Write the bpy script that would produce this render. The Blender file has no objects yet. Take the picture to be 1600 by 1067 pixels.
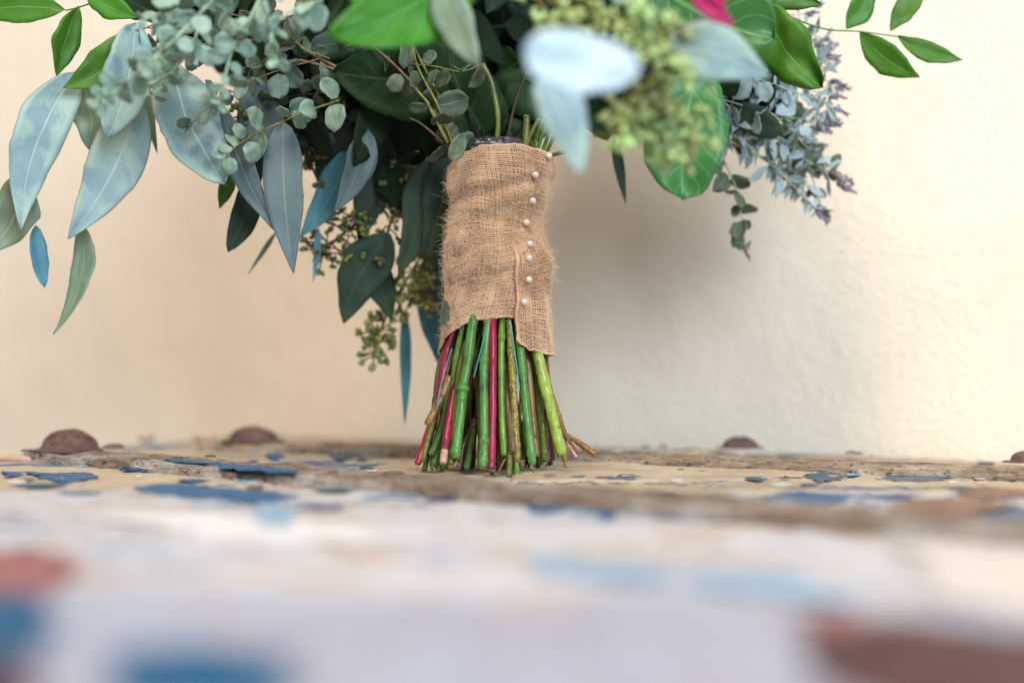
import bpy, bmesh, math, random
import numpy as np
from mathutils import Vector, Matrix, noise
random.seed(7); np.random.seed(7)
R = math.radians
S = bpy.context.scene
COL = S.collection

# ---------------------------------------------------------------- camera
FPX = 2222.0; HC = 0.054; ZF = 0.745
cam = bpy.data.cameras.new('camera'); cam.lens = 50; cam.sensor_width = 36
cam.clip_start = 0.01; cam.clip_end = 50
cam.dof.use_dof = True; cam.dof.focus_distance = 0.735; cam.dof.aperture_fstop = 2.6
cam.dof.aperture_blades = 9
camo = bpy.data.objects.new('camera', cam); COL.objects.link(camo)
CM = Matrix.Rotation(R(-0.3), 4, 'Y') @ Matrix.Rotation(R(90) + math.atan((575 - 533.5) / FPX), 4, 'X')
camo.matrix_world = Matrix.Translation((0, 0, HC)) @ CM
S.camera = camo
RV = Vector(CM.col[0][:3]); UV_ = Vector(CM.col[1][:3]); FV = -Vector(CM.col[2][:3]); CL = Vector((0, 0, HC))

# ---------------------------------------------------------------- world and lamps
w = bpy.data.worlds.new('World'); S.world = w; w.use_nodes = True
w.node_tree.nodes['Background'].inputs[0].default_value = (0.92, 0.94, 1.0, 1)
w.node_tree.nodes['Background'].inputs[1].default_value = 0.36
def area(name, loc, target, size, power, col):
    l = bpy.data.lights.new(name, 'AREA'); l.shape = 'RECTANGLE'; l.size = size[0]; l.size_y = size[1]
    l.energy = power; l.color = col
    o = bpy.data.objects.new(name, l); COL.objects.link(o); o.location = loc
    o.rotation_euler = (Vector(target) - Vector(loc)).to_track_quat('-Z', 'Y').to_euler()
area('cool_window_light', (0.85, -1.5, 0.95), (0, .9, .12), (1.0, 1.0), 78, (0.74, 0.87, 1.0))
area('warm_room_light', (-0.55, -0.55, 2.15), (0, .9, .12), (0.8, 0.8), 60, (1.0, 0.83, 0.64))
S.view_settings.view_transform = 'Standard'; S.view_settings.look = 'None'
S.view_settings.exposure = 0.0; S.view_settings.gamma = 1
S.cycles.use_denoising = True; S.cycles.max_bounces = 6

# ---------------------------------------------------------------- helpers
def P(px, py, Z):
    "the world point at depth Z seen at a photo pixel"
    return CL + (RV * ((px - 800) / FPX) + UV_ * ((533.5 - py) / FPX) + FV) * Z
def G(px, py, z=0.0):
    d = RV * ((px - 800) / FPX) + UV_ * ((533.5 - py) / FPX) + FV
    return CL + d * ((z - HC) / d.z)
def obj(name, verts, faces, mat=None, parent=None, smooth=True, uv=None, loc=None):
    me = bpy.data.meshes.new(name)
    off = Vector(parent['_w']) if parent is not None else Vector((0, 0, 0))
    if isinstance(verts, np.ndarray):
        v = verts - np.array(off); me.from_pydata(v.tolist(), [], faces)
    else:
        me.from_pydata([tuple(Vector(p) - off) for p in verts], [], faces)
    if uv is not None:
        l = me.uv_layers.new(name='UVMap')
        idx = np.zeros(len(me.loops), dtype=np.int32); me.loops.foreach_get('vertex_index', idx)
        l.data.foreach_set('uv', np.asarray(uv, dtype=np.float32)[idx].ravel())
    if smooth: me.polygons.foreach_set('use_smooth', [True] * len(me.polygons))
    if mat is not None:
        for m in (mat if isinstance(mat, (list, tuple)) else [mat]): me.materials.append(m)
    me.update()
    o = bpy.data.objects.new(name, me); COL.objects.link(o)
    if parent is not None: o.parent = parent
    o['_w'] = list(off)
    return o
def empty(name, loc, label, cat, parent=None):
    o = bpy.data.objects.new(name, None); COL.objects.link(o); o.location = loc; o['_w'] = list(loc)
    o.empty_display_size = .02
    o['label'] = label; o['category'] = cat
    return o
def catmull(pts, n):
    pts = [Vector(p) for p in pts]
    if len(pts) == 2: return [pts[0].lerp(pts[1], i / n) for i in range(n + 1)]
    P_ = [pts[0] * 2 - pts[1]] + pts + [pts[-1] * 2 - pts[-2]]
    out = []; m = len(pts) - 1
    for i in range(n + 1):
        t = i / n * m; k = min(int(t), m - 1); u = t - k
        a, b, c, d = P_[k:k + 4]
        out.append(.5 * ((2 * b) + (-a + c) * u + (2 * a - 5 * b + 4 * c - d) * u * u + (-a + 3 * b - 3 * c + d) * u ** 3))
    return out
def tube_data(pts, rad, sides=8, cap=True):
    "rad: list of radii as long as pts"
    V = []; F = []; n = len(pts)
    up = Vector((0.3, 1, 0.1)).normalized()
    for i, p in enumerate(pts):
        t = (pts[min(i + 1, n - 1)] - pts[max(i - 1, 0)]).normalized()
        a = t.cross(up); a = a.normalized() if a.length > 1e-4 else t.orthogonal().normalized()
        b = t.cross(a)
        for k in range(sides):
            an = 2 * math.pi * k / sides
            V.append(p + (a * math.cos(an) + b * math.sin(an)) * rad[i])
    for i in range(n - 1):
        for k in range(sides):
            k2 = (k + 1) % sides
            F.append((i * sides + k, i * sides + k2, (i + 1) * sides + k2, (i + 1) * sides + k))
    if cap:
        F.append(tuple(range(sides))[::-1]); F.append(tuple((n - 1) * sides + k for k in range(sides)))
    return V, F
def merge(lst):
    V = []; F = []
    for v, f in lst:
        o = len(V); V += list(v); F += [tuple(i + o for i in q) for q in f]
    return V, F
def fit(v, xs, ys):
    return float(np.interp(v, xs, ys))

# ---------------------------------------------------------------- materials
class NT:
    def __init__(s, name):
        s.m = bpy.data.materials.new(name); s.m.use_nodes = True; s.t = s.m.node_tree
        s.b = s.t.nodes['Principled BSDF']; s.out = s.t.nodes['Material Output']
    def n(s, typ, **kw):
        nd = s.t.nodes.new(typ)
        for k, v in kw.items(): setattr(nd, k, v)
        return nd
    def l(s, a, b): s.t.links.new(a, b)
    def coord(s, which='Object', scale=(1, 1, 1)):
        c = s.n('ShaderNodeTexCoord'); mp = s.n('ShaderNodeMapping'); mp.inputs['Scale'].default_value = scale
        s.l(c.outputs[which], mp.inputs[0]); return mp.outputs[0]
    def noise(s, vec, sc, det=4, rough=.55, dist=0):
        t = s.n('ShaderNodeTexNoise'); t.inputs['Scale'].default_value = sc; t.inputs['Detail'].default_value = det
        t.inputs['Roughness'].default_value = rough; t.inputs['Distortion'].default_value = dist
        if vec is not None: s.l(vec, t.inputs['Vector'])
        return t.outputs['Fac']
    def ramp(s, fac, stops):
        r = s.n('ShaderNodeValToRGB'); e = r.color_ramp.elements
        while len(e) < len(stops): e.new(.5)
        for el, (p, c) in zip(e, stops):
            el.position = p; el.color = (c if len(c) == 4 else (*c, 1)) if isinstance(c, tuple) else (c, c, c, 1)
        s.l(fac, r.inputs[0]); return r.outputs[0]
    def mix(s, fac, a, b, blend='MIX'):
        m = s.n('ShaderNodeMix', data_type='RGBA', blend_type=blend)
        for sock, v in ((m.inputs[0], fac), (m.inputs[6], a), (m.inputs[7], b)):
            if hasattr(v, 'is_output'): s.l(v, sock)
            else: sock.default_value = v if not isinstance(v, tuple) else (*v, 1)[:4]
        return m.outputs[2]
    def math(s, op, a, b=None, c=None):
        m = s.n('ShaderNodeMath', operation=op)
        for i, v in enumerate((a, b, c)):
            if v is None: continue
            if hasattr(v, 'is_output'): s.l(v, m.inputs[i])
            else: m.inputs[i].default_value = v
        return m.outputs[0]
    def bump(s, h, st=.3, dist=.001, prev=None):
        b = s.n('ShaderNodeBump'); b.inputs['Strength'].default_value = st; b.inputs['Distance'].default_value = dist
        s.l(h, b.inputs['Height'])
        if prev is not None: s.l(prev, b.inputs['Normal'])
        return b.outputs[0]
    def set(s, **kw):
        for k, v in kw.items():
            i = s.b.inputs[k]
            if hasattr(v, 'is_output'): s.l(v, i)
            else: i.default_value = (*v, 1) if isinstance(v, tuple) and len(v) == 3 else v
        return s

def leaf_mat(name, ca, cb, vein, rough=.45, blot=.0, blotc=(.3, .4, .3), transl=.18, spec=.4, veinfreq=16, veinstr=.35, edge=None, coat=0, bs=40):
    t = NT(name)
    oi = t.n('ShaderNodeObjectInfo')
    uvn = t.n('ShaderNodeUVMap'); sep = t.n('ShaderNodeSeparateXYZ'); t.l(uvn.outputs[0], sep.inputs[0])
    c = t.n('ShaderNodeTexCoord')
    add = t.n('ShaderNodeVectorMath', operation='ADD'); t.l(c.outputs['Object'], add.inputs[0]); t.l(oi.outputs['Random'], add.inputs[1])
    vec = add.outputs[0]
    n1 = t.noise(vec, bs, 5, .6)
    col = t.mix(t.ramp(n1, [(.35, 0.), (.65, 1.)]), ca, cb)
    hs = t.n('ShaderNodeHueSaturation'); t.l(col, hs.inputs['Color'])
    t.l(t.math('MULTIPLY_ADD', oi.outputs['Random'], .35, .82), hs.inputs['Value'])
    t.l(t.math('MULTIPLY_ADD', oi.outputs['Random'], .03, .485), hs.inputs['Hue'])
    col = hs.outputs[0]
    if blot:
        n2 = t.noise(vec, bs * 1.1, 3, .5, .6)
        # worn bloom: more along the margins
        au0 = t.math('ABSOLUTE', t.math('SUBTRACT', sep.outputs[0], .5))
        f = t.math('ADD', n2, t.math('MULTIPLY', au0, .32))
        col = t.mix(t.math('MULTIPLY', t.ramp(f, [(.53, 0.), (.63, 1.)]), blot), col, blotc)
    # small specks
    sp = t.ramp(t.noise(vec, 900, 2, .5), [(.68, 0.), (.76, 1.)])
    col = t.mix(t.math('MULTIPLY', sp, .35), col, (.10, .07, .04))
    au = t.math('ABSOLUTE', t.math('SUBTRACT', sep.outputs[0], .5))
    mid = t.ramp(au, [(.0, 1.), (.012, .8), (.03, 0.)])
    sv = t.math('MULTIPLY', t.math('SUBTRACT', sep.outputs[1], t.math('MULTIPLY', au, .55)), veinfreq)
    wob = t.math('MULTIPLY', t.math('SUBTRACT', t.noise(vec, 60, 2), .5), .9)
    fr = t.math('PINGPONG', t.math('ADD', sv, wob), .5)
    side = t.ramp(fr, [(.0, 1.), (.05, .5), (.12, 0.)])
    vf = t.math('MAXIMUM', mid, t.math('MULTIPLY', side, veinstr))
    col = t.mix(t.math('MULTIPLY', vf, .75), col, vein)
    if edge: col = t.mix(t.ramp(au, [(.47, 0.), (.495, .8)]), col, edge)
    h = t.math('ADD', t.math('MULTIPLY', n1, .4), t.math('MULTIPLY', vf, -.7))
    nb = t.bump(h, .5, .0006)
    nb = t.bump(t.noise(vec, 700, 3), .25, .0002, nb)
    t.set(**{'Base Color': col, 'Roughness': rough, 'Specular IOR Level': spec, 'Normal': nb, 'Coat Weight': coat, 'Coat Roughness': .15})
    if transl:
        tr = t.n('ShaderNodeBsdfTranslucent'); mx = t.n('ShaderNodeMixShader'); mx.inputs[0].default_value = transl
        br = t.mix(.5, col, (.35, .5, .1), 'MIX')
        t.l(br, tr.inputs[0]); t.l(t.b.outputs[0], mx.inputs[1]); t.l(tr.outputs[0], mx.inputs[2]); t.l(mx.outputs[0], t.out.inputs[0])
    return t.m

M = {}
M['euc'] = leaf_mat('pale_eucalyptus', (.14, .245, .265), (.20, .31, .33), (.40, .50, .46), .5, .7, (.33, .46, .39), .10, .3, 18, .26, edge=(.22, .2, .16))
M['eucgreen'] = leaf_mat('grey_green_eucalyptus', (.13, .19, .12), (.18, .25, .16), (.34, .38, .24), .5, .4, (.26, .36, .32), .15, .35, 14, .12)
M['eucblue'] = leaf_mat('slate_blue_eucalyptus', (.075, .125, .135), (.11, .17, .18), (.27, .32, .24), .55, .0, (.3, .4, .4), .08, .4, 24, .25, edge=(.16, .16, .14))
M['eucteal'] = leaf_mat('teal_eucalyptus', (.06, .22, .29), (.085, .27, .34), (.2, .36, .4), .5, 0, (.3, .4, .4), .1, .35, 14, .1)
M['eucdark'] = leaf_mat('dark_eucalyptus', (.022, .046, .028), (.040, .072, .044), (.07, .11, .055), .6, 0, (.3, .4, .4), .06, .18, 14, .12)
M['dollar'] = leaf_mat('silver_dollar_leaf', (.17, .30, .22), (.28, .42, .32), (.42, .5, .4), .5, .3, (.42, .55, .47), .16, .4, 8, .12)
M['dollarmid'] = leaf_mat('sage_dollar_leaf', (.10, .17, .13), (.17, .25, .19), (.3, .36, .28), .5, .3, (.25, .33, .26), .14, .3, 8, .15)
M['dollardark'] = leaf_mat('shaded_dollar_leaf', (.055, .085, .05), (.10, .135, .085), (.28, .32, .2), .5, .3, (.22, .28, .2), .15, .35, 8, .2, edge=(.16, .13, .08))  # darker copy of the dollar leaf, shade put into its colour
M['ruscus'] = leaf_mat('ruscus_leaf', (.045, .17, .012), (.075, .23, .018), (.13, .30, .05), .45, 0, (0, 0, 0), .28, .32, 5, .12)
M['salal'] = leaf_mat('salal_leaf', (.007, .026, .005), (.012, .042, .008), (.03, .075, .02), .6, 0, (0, 0, 0), .08, .18, 7, .45)
M['green'] = leaf_mat('broad_green_leaf', (.03, .15, .035), (.05, .21, .055), (.16, .34, .12), .42, 0, (0, 0, 0), .22, .4, 7, .5, coat=.0)
M['bright'] = leaf_mat('bright_green_leaf', (.03, .22, .01), (.05, .29, .02), (.10, .36, .08), .48, 0, (0, 0, 0), .3, .3, 6, .4)
M['white'] = leaf_mat('frosted_leaf', (.32, .44, .50), (.40, .50, .55), (.5, .58, .6), .5, 0, (0, 0, 0), .1, .4, 6, .1)
M['petal'] = leaf_mat('magenta_petal', (.42, .005, .10), (.5, .01, .14), (.5, .03, .15), .5, 0, (0, 0, 0), .3, .4, 6, .1)
M['core'] = leaf_mat('shaded_inner_leaf', (.008, .018, .007), (.014, .032, .012), (.03, .05, .02), .7, 0, (.3, .4, .4), .04, .12, 14, .12)  # shade of the bouquet's heart painted in as a near-black leaf colour
M['lavleaf'] = leaf_mat('lavender_grey_leaf', (.28, .37, .38), (.42, .52, .53), (.4, .45, .45), .5, 0, (0, 0, 0), .15, .4, 6, .1)

def stem_mat(name, ca, cb, speck=None, sp_amt=.5, rough=.30, streak=True, coat=.3, tipc=None):
    t = NT(name)
    v1 = t.coord('Object', (1, 1, .12))
    n1 = t.noise(v1, 420, 4, .6)
    col = t.mix(t.ramp(n1, [(.35, 0.), (.65, 1.)]), ca, cb)
    v2 = t.coord('Object')
    n3 = t.noise(v2, 90, 3, .6)
    col = t.mix(t.ramp(n3, [(.50, 0.), (.66, .8)]), col, tuple(x * .42 + .012 for x in ca))
    if speck:
        sp = t.ramp(t.noise(v2, 1500, 2, .5), [(.48, 0.), (.56, 1.)])
        col = t.mix(t.math('MULTIPLY', sp, sp_amt), col, speck)
    sm = t.ramp(t.noise(t.coord('Object', (1, 1, .4)), 330, 4, .65), [(.60, 0.), (.66, 1.)])
    col = t.mix(t.math('MULTIPLY', sm, .6), col, (.06, .035, .02))
    nb = t.bump(n1, .7, .0010); nb = t.bump(t.noise(v2, 420, 4, .7), .6, .0008, nb)
    t.set(**{'Base Color': col, 'Roughness': t.ramp(t.noise(v2, 200, 3), [(.35, rough * .6), (.7, rough * 2)]), 'Normal': nb, 'Coat Weight': coat, 'Coat Roughness': .10, 'Specular IOR Level': .25})
    return t.m
M['s_green'] = stem_mat('green_stem', (.06, .15, .02), (.12, .23, .04))
M['s_teal'] = stem_mat('bluish_green_stem', (.05, .17, .025), (.10, .26, .05))
M['s_lime'] = stem_mat('lime_stem', (.24, .34, .04), (.34, .45, .08))
M['s_fresh'] = stem_mat('fresh_green_stem', (.11, .24, .015), (.16, .31, .03))
M['s_pink'] = stem_mat('magenta_stem', (.22, .001, .028), (.36, .003, .055))
M['s_crim'] = stem_mat('crimson_stem', (.24, .005, .02), (.38, .012, .05))
M['s_brown'] = stem_mat('brown_stem', (.07, .035, .015), (.14, .075, .03), (.2, .16, .04), .4)
M['s_amber'] = stem_mat('amber_stem', (.22, .11, .02), (.34, .19, .05), (.08, .04, .02), .5)
M['s_olive'] = stem_mat('olive_stem', (.09, .12, .015), (.16, .20, .03), (.05, .04, .01), .4)
M['s_speck'] = stem_mat('speckled_stem', (.10, .06, .02), (.13, .08, .02), (.42, .38, .05), .85)
M['s_dark'] = stem_mat('dark_stem', (.010, .007, .005), (.022, .014, .008), rough=.6, coat=0)  # near-black, paints the shade of the gaps between stems
M['s_peach'] = stem_mat('peeled_stem_end', (.50, .26, .18), (.62, .38, .28))
M['s_plum'] = stem_mat('plum_stem', (.09, .02, .04), (.18, .05, .10))
M['twig'] = stem_mat('twig_brown', (.16, .10, .05), (.24, .16, .08), rough=.5, coat=0)
M['twigdark'] = stem_mat('twig_dark', (.06, .035, .02), (.10, .06, .035), rough=.5, coat=0)
M['twigyel'] = stem_mat('twig_yellow', (.22, .22, .04), (.32, .30, .07), (.06, .04, .02), .5, rough=.4, coat=0)
M['twigmint'] = stem_mat('twig_mint', (.30, .42, .26), (.40, .52, .34), rough=.5, coat=0)
t = NT('cut_stem_end'); n = t.noise(t.coord(), 700, 3)
t.set(**{'Base Color': t.mix(n, (.20, .16, .06), (.40, .36, .18)), 'Roughness': .3, 'Normal': t.bump(n, .5, .0005)}); M['cut'] = t.m

def seed_mat(name, ca, cb):
    t = NT(name); v = t.coord(); oi = t.n('ShaderNodeObjectInfo')
    n1 = t.noise(v, 400, 2)
    col = t.mix(t.ramp(n1, [(.4, 0.), (.6, 1.)]), ca, cb)
    hs = t.n('ShaderNodeHueSaturation'); t.l(col, hs.inputs['Color']); t.l(t.math('MULTIPLY_ADD', oi.outputs['Random'], .9, .55), hs.inputs['Value'])
    t.l(t.math('MULTIPLY_ADD', oi.outputs['Random'], .05, .475), hs.inputs['Hue'])
    t.set(**{'Base Color': hs.outputs[0], 'Roughness': .3, 'Coat Weight': .3, 'Normal': t.bump(n1, .3, .0005)}); return t.m
M['seed'] = seed_mat('lime_seed', (.25, .37, .09), (.42, .54, .22))
M['seeddark'] = seed_mat('olive_seed', (.07, .085, .015), (.13, .15, .03))
M['seedmid'] = seed_mat('rear_seed', (.18, .24, .05), (.28, .34, .09))
M['lavbud'] = seed_mat('lavender_bud', (.13, .11, .16), (.24, .20, .30))
M['lavbrown'] = seed_mat('dried_bud', (.10, .06, .05), (.20, .13, .12))

# burlap
t = NT('burlap_thread')
at = t.n('ShaderNodeAttribute', attribute_name='tint')
v = t.coord('Object'); n1 = t.noise(v, 55, 4, .6); n2 = t.noise(v, 1800, 3, .7)
col = t.mix(at.outputs['Fac'], (.74, .475, .285), (.88, .625, .405))
col = t.mix(t.ramp(n1, [(.42, 0.), (.62, .75)]), col, (.48, .27, .15))
col = t.mix(t.ramp(n2, [(.45, 0.), (.8, .7)]), col, (.24, .12, .06))
t.set(**{'Base Color': col, 'Roughness': .85, 'Sheen Weight': .25, 'Normal': t.bump(n2, .8, .0004), 'Specular IOR Level': .2}); M['burlap'] = t.m
t = NT('burlap_backing'); n1 = t.noise(t.coord(), 900, 4)
t.set(**{'Base Color': t.mix(n1, (.09, .042, .020), (.18, .09, .045)), 'Roughness': .95, 'Specular IOR Level': .1}); M['backing'] = t.m  # dark brown stands in for the shade in the weave's holes
t = NT('jute_fibre'); t.set(**{'Base Color': (.78, .62, .45), 'Roughness': .7}); M['fibre'] = t.m
t = NT('pearl'); lw = t.n('ShaderNodeLayerWeight'); lw.inputs[0].default_value = .4
t.set(**{'Base Color': t.mix(lw.outputs['Facing'], (.66, .60, .54), (.55, .46, .45)), 'Roughness': .22, 'Coat Weight': .8, 'Coat Roughness': .06, 'Specular IOR Level': .6}); M['pearl'] = t.m
t = NT('black_tape'); n1 = t.noise(t.coord(), 260, 3, .6, .5)
t.set(**{'Base Color': t.mix(n1, (.012, .012, .015), (.04, .04, .05)), 'Roughness': .18, 'Coat Weight': .6, 'Normal': t.bump(n1, .9, .003)}); M['tape'] = t.m
t = NT('cyan_thread'); t.set(**{'Base Color': (.04, .34, .36), 'Roughness': .25, 'Coat Weight': .5}); M['cyan'] = t.m

# wall
t = NT('stucco_wall'); v = t.coord('Object')
n1 = t.noise(v, 260, 3, .5, .5); n2 = t.noise(v, 110, 3, .5, .4); n3 = t.noise(v, 3, 3)
vo = t.n('ShaderNodeTexVoronoi', feature='SMOOTH_F1'); vo.inputs['Scale'].default_value = 230; vo.inputs['Smoothness'].default_value = .6
nd = t.n('ShaderNodeTexNoise'); nd.inputs['Scale'].default_value = 60; t.l(v, nd.inputs['Vector'])
vv = t.n('ShaderNodeVectorMath', operation='MULTIPLY_ADD'); t.l(nd.outputs['Color'], vv.inputs[0]); vv.inputs[1].default_value = (.012,) * 3; t.l(v, vv.inputs[2])
t.l(vv.outputs[0], vo.inputs['Vector'])
h = t.math('ADD', t.math('MULTIPLY', t.ramp(n1, [(.38, 0.), (.62, 1.)]), .6), t.math('ADD', t.math('MULTIPLY', vo.outputs['Distance'], -.6), t.math('MULTIPLY', n2, .5)))
wc = t.mix(n3, (.81, .70, .555), (.85, .755, .62))
wc = t.mix(t.ramp(t.noise(v, 7, 5, .65, .4), [(.52, 0.), (.72, .35)]), wc, (.72, .60, .46))
t.set(**{'Base Color': wc, 'Roughness': .75, 'Specular IOR Level': .25, 'Normal': t.bump(t.noise(v, 9, 4, .5), .5, .012, t.bump(t.math('MULTIPLY', h, t.ramp(t.noise(v, 16, 3), [(.3, .45), (.7, 1.)])), .62, .0010))}); M['wall'] = t.m

# trunk
t = NT('old_canvas'); v = t.coord('Object'); n1 = t.noise(v, 14, 5, .6); n2 = t.noise(v, 60, 4, .6, .4)
base = t.mix(t.ramp(n1, [(.38, 0.), (.62, 1.)]), (.42, .345, .24), (.50, .43, .34))
sepn = t.n('ShaderNodeSeparateXYZ'); t.l(v, sepn.inputs[0])
paint = t.ramp(t.math('ADD', sepn.outputs[1], t.math('MULTIPLY', t.math('SUBTRACT', n2, .5), .10)), [(.0, 1.), (.018, 0.)])
base = t.mix(paint, base, (.47, .475, .51))
n4 = t.noise(t.coord('Object', (.45, 1, 1)), 13, 5, .6, .5)
base = t.mix(t.math('MULTIPLY', paint, t.ramp(n4, [(.50, 0.), (.60, .8)])), base, (.48, .44, .41))
base = t.mix(t.math('MULTIPLY', paint, t.ramp(n4, [(.36, .8), (.45, 0.)])), base, (.36, .40, .50))
pn = t.noise(t.coord('Object', (.35, .9, 1)), 34, 8, .68, .8)
pm_ = t.noise(t.coord('Object', (.6, 1, 1)), 6, 2, .5)
pf = t.math('ADD', pn, t.math('MULTIPLY', t.math('SUBTRACT', pm_, .5), .5))
zone = t.ramp(t.math('ADD', sepn.outputs[1], .35), [(.0, 0.), (.12, 1.)])
bl = t.mix(t.noise(v, 30, 3), (.015, .07, .17), (.09, .19, .32))
base = t.mix(t.math('MULTIPLY', t.ramp(pf, [(.585, 0.), (.60, .95)]), zone), base, bl)
base = t.mix(t.math('MULTIPLY', t.ramp(pf, [(.39, .8), (.405, 0.)]), paint), base, (.40, .29, .20))
near = t.ramp(t.math('ADD', t.math('ADD', sepn.outputs[1], .30), t.math('MULTIPLY', t.math('SUBTRACT', n1, .5), .22)), [(.0, 1.), (.05, 0.)])
base = t.mix(t.math('MULTIPLY', near, .8), base, (.27, .30, .40))  # cool light's bluish, darker tone towards the front, painted into the lid
base = t.mix(t.ramp(n2, [(.55, 0.), (.66, .45)]), base, (.46, .30, .19))
wv = t.n('ShaderNodeTexWave', wave_type='BANDS', bands_direction='DIAGONAL'); wv.inputs['Scale'].default_value = 260; wv.inputs['Distortion'].default_value = .4; t.l(v, wv.inputs['Vector'])
t.set(**{'Base Color': base, 'Roughness': .8, 'Specular IOR Level': .12, 'Normal': t.bump(t.math('ADD', wv.outputs['Fac'], t.math('MULTIPLY', n2, 3)), .6, .0006)}); M['canvas'] = t.m
def wood(name, ca, cb, cc):
    t = NT(name); v = t.coord('Object', (.16, 1, 1)); v2 = t.coord('Object')
    n1 = t.noise(v, 300, 6, .72, .8); n2 = t.noise(v2, 24, 4, .6); n3 = t.noise(v, 900, 3, .6)
    col = t.mix(t.ramp(n1, [(.32, 0.), (.68, 1.)]), ca, cb)
    col = t.mix(t.ramp(n2, [(.46, 0.), (.62, .75)]), col, cc)
    cr = t.ramp(n1, [(.28, 1.), (.35, 0.)]); col = t.mix(cr, col, (.03, .022, .016))
    col = t.mix(t.ramp(n3, [(.60, 0.), (.72, .6)]), col, (.10, .07, .05))
    n5 = t.noise(t.coord('Object', (.5, 1, 1)), 420, 5, .75)
    col = t.mix(t.ramp(n5, [(.55, 0.), (.62, .9)]), col, (.04, .028, .02))
    t.set(**{'Base Color': col, 'Roughness': .8, 'Specular IOR Level': .2, 'Normal': t.bump(t.math('ADD', n1, t.math('MULTIPLY', n3, .4)), 1.0, .0035)}); return t.m
M['wood'] = wood('weathered_wood', (.13, .085, .06), (.36, .28, .21), (.50, .47, .45))
M['wood2'] = wood('bleached_wood', (.16, .105, .07), (.46, .36, .26), (.56, .46, .34))
t = NT('rusty_iron'); v = t.coord('Object'); n1 = t.noise(v, 220, 5, .65); n2 = t.noise(v, 70, 3)
col = t.mix(t.ramp(n1, [(.35, 0.), (.65, 1.)]), (.06, .028, .025), (.15, .08, .07)); col = t.mix(t.ramp(n2, [(.5, 0.), (.65, .6)]), col, (.16, .10, .09))
t.set(**{'Base Color': col, 'Roughness': .62, 'Metallic': .25, 'Normal': t.bump(n1, .9, .001)}); M['rust'] = t.m
def flat(name, ca, cb, rough=.55, sc=90):
    t = NT(name); n1 = t.noise(t.coord(), sc, 5, .65)
    t.set(**{'Base Color': t.mix(t.ramp(n1, [(.35, 0.), (.65, 1.)]), ca, cb), 'Roughness': rough, 'Specular IOR Level': .15, 'Normal': t.bump(n1, .7, .001)}); return t.m
M['blue'] = flat('blue_paint', (.016, .075, .18), (.04, .13, .26))
M['paleblue'] = flat('faded_blue_paint', (.16, .28, .42), (.30, .42, .54))
M['slate'] = flat('slate_paint', (.05, .09, .12), (.10, .15, .20))
M['navy'] = flat('navy_paint', (.015, .03, .08), (.04, .08, .18))
M['maroon'] = flat('maroon_stain', (.16, .05, .06), (.30, .13, .13))
M['brownst'] = flat('brown_stain', (.13, .07, .05), (.26, .16, .12))
M['mauve'] = flat('mauve_paint', (.34, .36, .44), (.44, .46, .54))
M['peach'] = flat('peach_cloth', (.46, .31, .23), (.56, .41, .32))
M['whitep'] = flat('white_paint', (.56, .56, .58), (.64, .64, .66))
M['palepeach'] = flat('pale_peach_paint', (.48, .44, .42), (.52, .48, .46)); M['darkst'] = flat('dark_brown_stain', (.035, .010, .014), (.085, .032, .036)); M['deepblue'] = flat('deep_blue_paint', (.000, .060, .145), (.004, .085, .19))
t = NT('frayed_canvas'); v = t.coord('Object'); n1 = t.noise(v, 35, 5, .6)
b1 = t.n('ShaderNodeTexWave', bands_direction='X'); b1.inputs['Scale'].default_value = 420; t.l(v, b1.inputs[0])
b2 = t.n('ShaderNodeTexWave', bands_direction='Y'); b2.inputs['Scale'].default_value = 420; t.l(v, b2.inputs[0])
wv = t.math('MULTIPLY', b1.outputs['Fac'], b2.outputs['Fac'])
col = t.mix(t.ramp(n1, [(.45, 0.), (.66, .8)]), (.50, .42, .31), (.34, .21, .12))
col = t.mix(t.math('MULTIPLY', wv, .35), col, (.62, .55, .45))
t.set(**{'Base Color': col, 'Roughness': .85, 'Normal': t.bump(wv, .6, .0006)}); M['scrap'] = t.m

# ---------------------------------------------------------------- wall (setting)
wa = R(28.5); wdir = Vector((math.cos(wa), -math.sin(wa), 0)); wn = Vector((-math.sin(wa), -math.cos(wa), 0))
W0 = Vector((.06, 1.0, 0))
c = W0
vs = []
for dz in (-.45, 1.6):
    for du in (-2.2, 1.6): vs.append(c + wdir * du + Vector((0, 0, dz)))
vs += [p - wn * .1 for p in vs]
o = obj('wall', vs, [(0, 1, 3, 2), (5, 4, 6, 7), (4, 5, 1, 0), (2, 3, 7, 6), (0, 2, 6, 4), (1, 5, 7, 3)], M['wall'], smooth=False)
o['kind'] = 'structure'

# ---------------------------------------------------------------- trunk
TL = Vector((0, .62, 0))
trunk = empty('steamer_trunk', (TL.x, TL.y, -.42), 'old canvas covered wooden trunk with peeling blue and white paint, carrying the bouquet', 'trunk')
A = [Vector((-.198, 1.10, 0)), Vector((-.305, .845, 0)), Vector((-.80, .11, 0)), Vector((.34, .03, 0)), Vector((.95, .46, 0))]
A[0] = W0 + wdir * -.30 + wn * .012; A[4] = W0 + wdir * .95 + wn * .012
bot = [p + Vector((0, 0, -.42)) for p in A]
n = len(A)
obj('trunk_body', [p + Vector((0, 0, -.012)) for p in A] + bot, [tuple(range(n))[::-1]] + [(i, (i + 1) % n, n + (i + 1) % n, n + i) for i in range(n)] + [tuple(range(n, 2 * n))], M['canvas'], trunk, smooth=False)
# lid top: dense grid clipped into the outline, gently uneven
def inside(p):
    s = True
    for i in range(n):
        a, b = A[i], A[(i + 1) % n]
        if (b - a).cross(p - a).z < 0: s = False
    return s
def lid_z(x, y): return -.0002 + .0008 * noise.noise(Vector((x * 18, y * 18, 2))) - .0016 * abs(noise.noise(Vector((x * 50, y * 50, 5)))) + .0009 * max(0, noise.noise(Vector((x * 130, y * 130, 8))))
NX, NY = 330, 300
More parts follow.
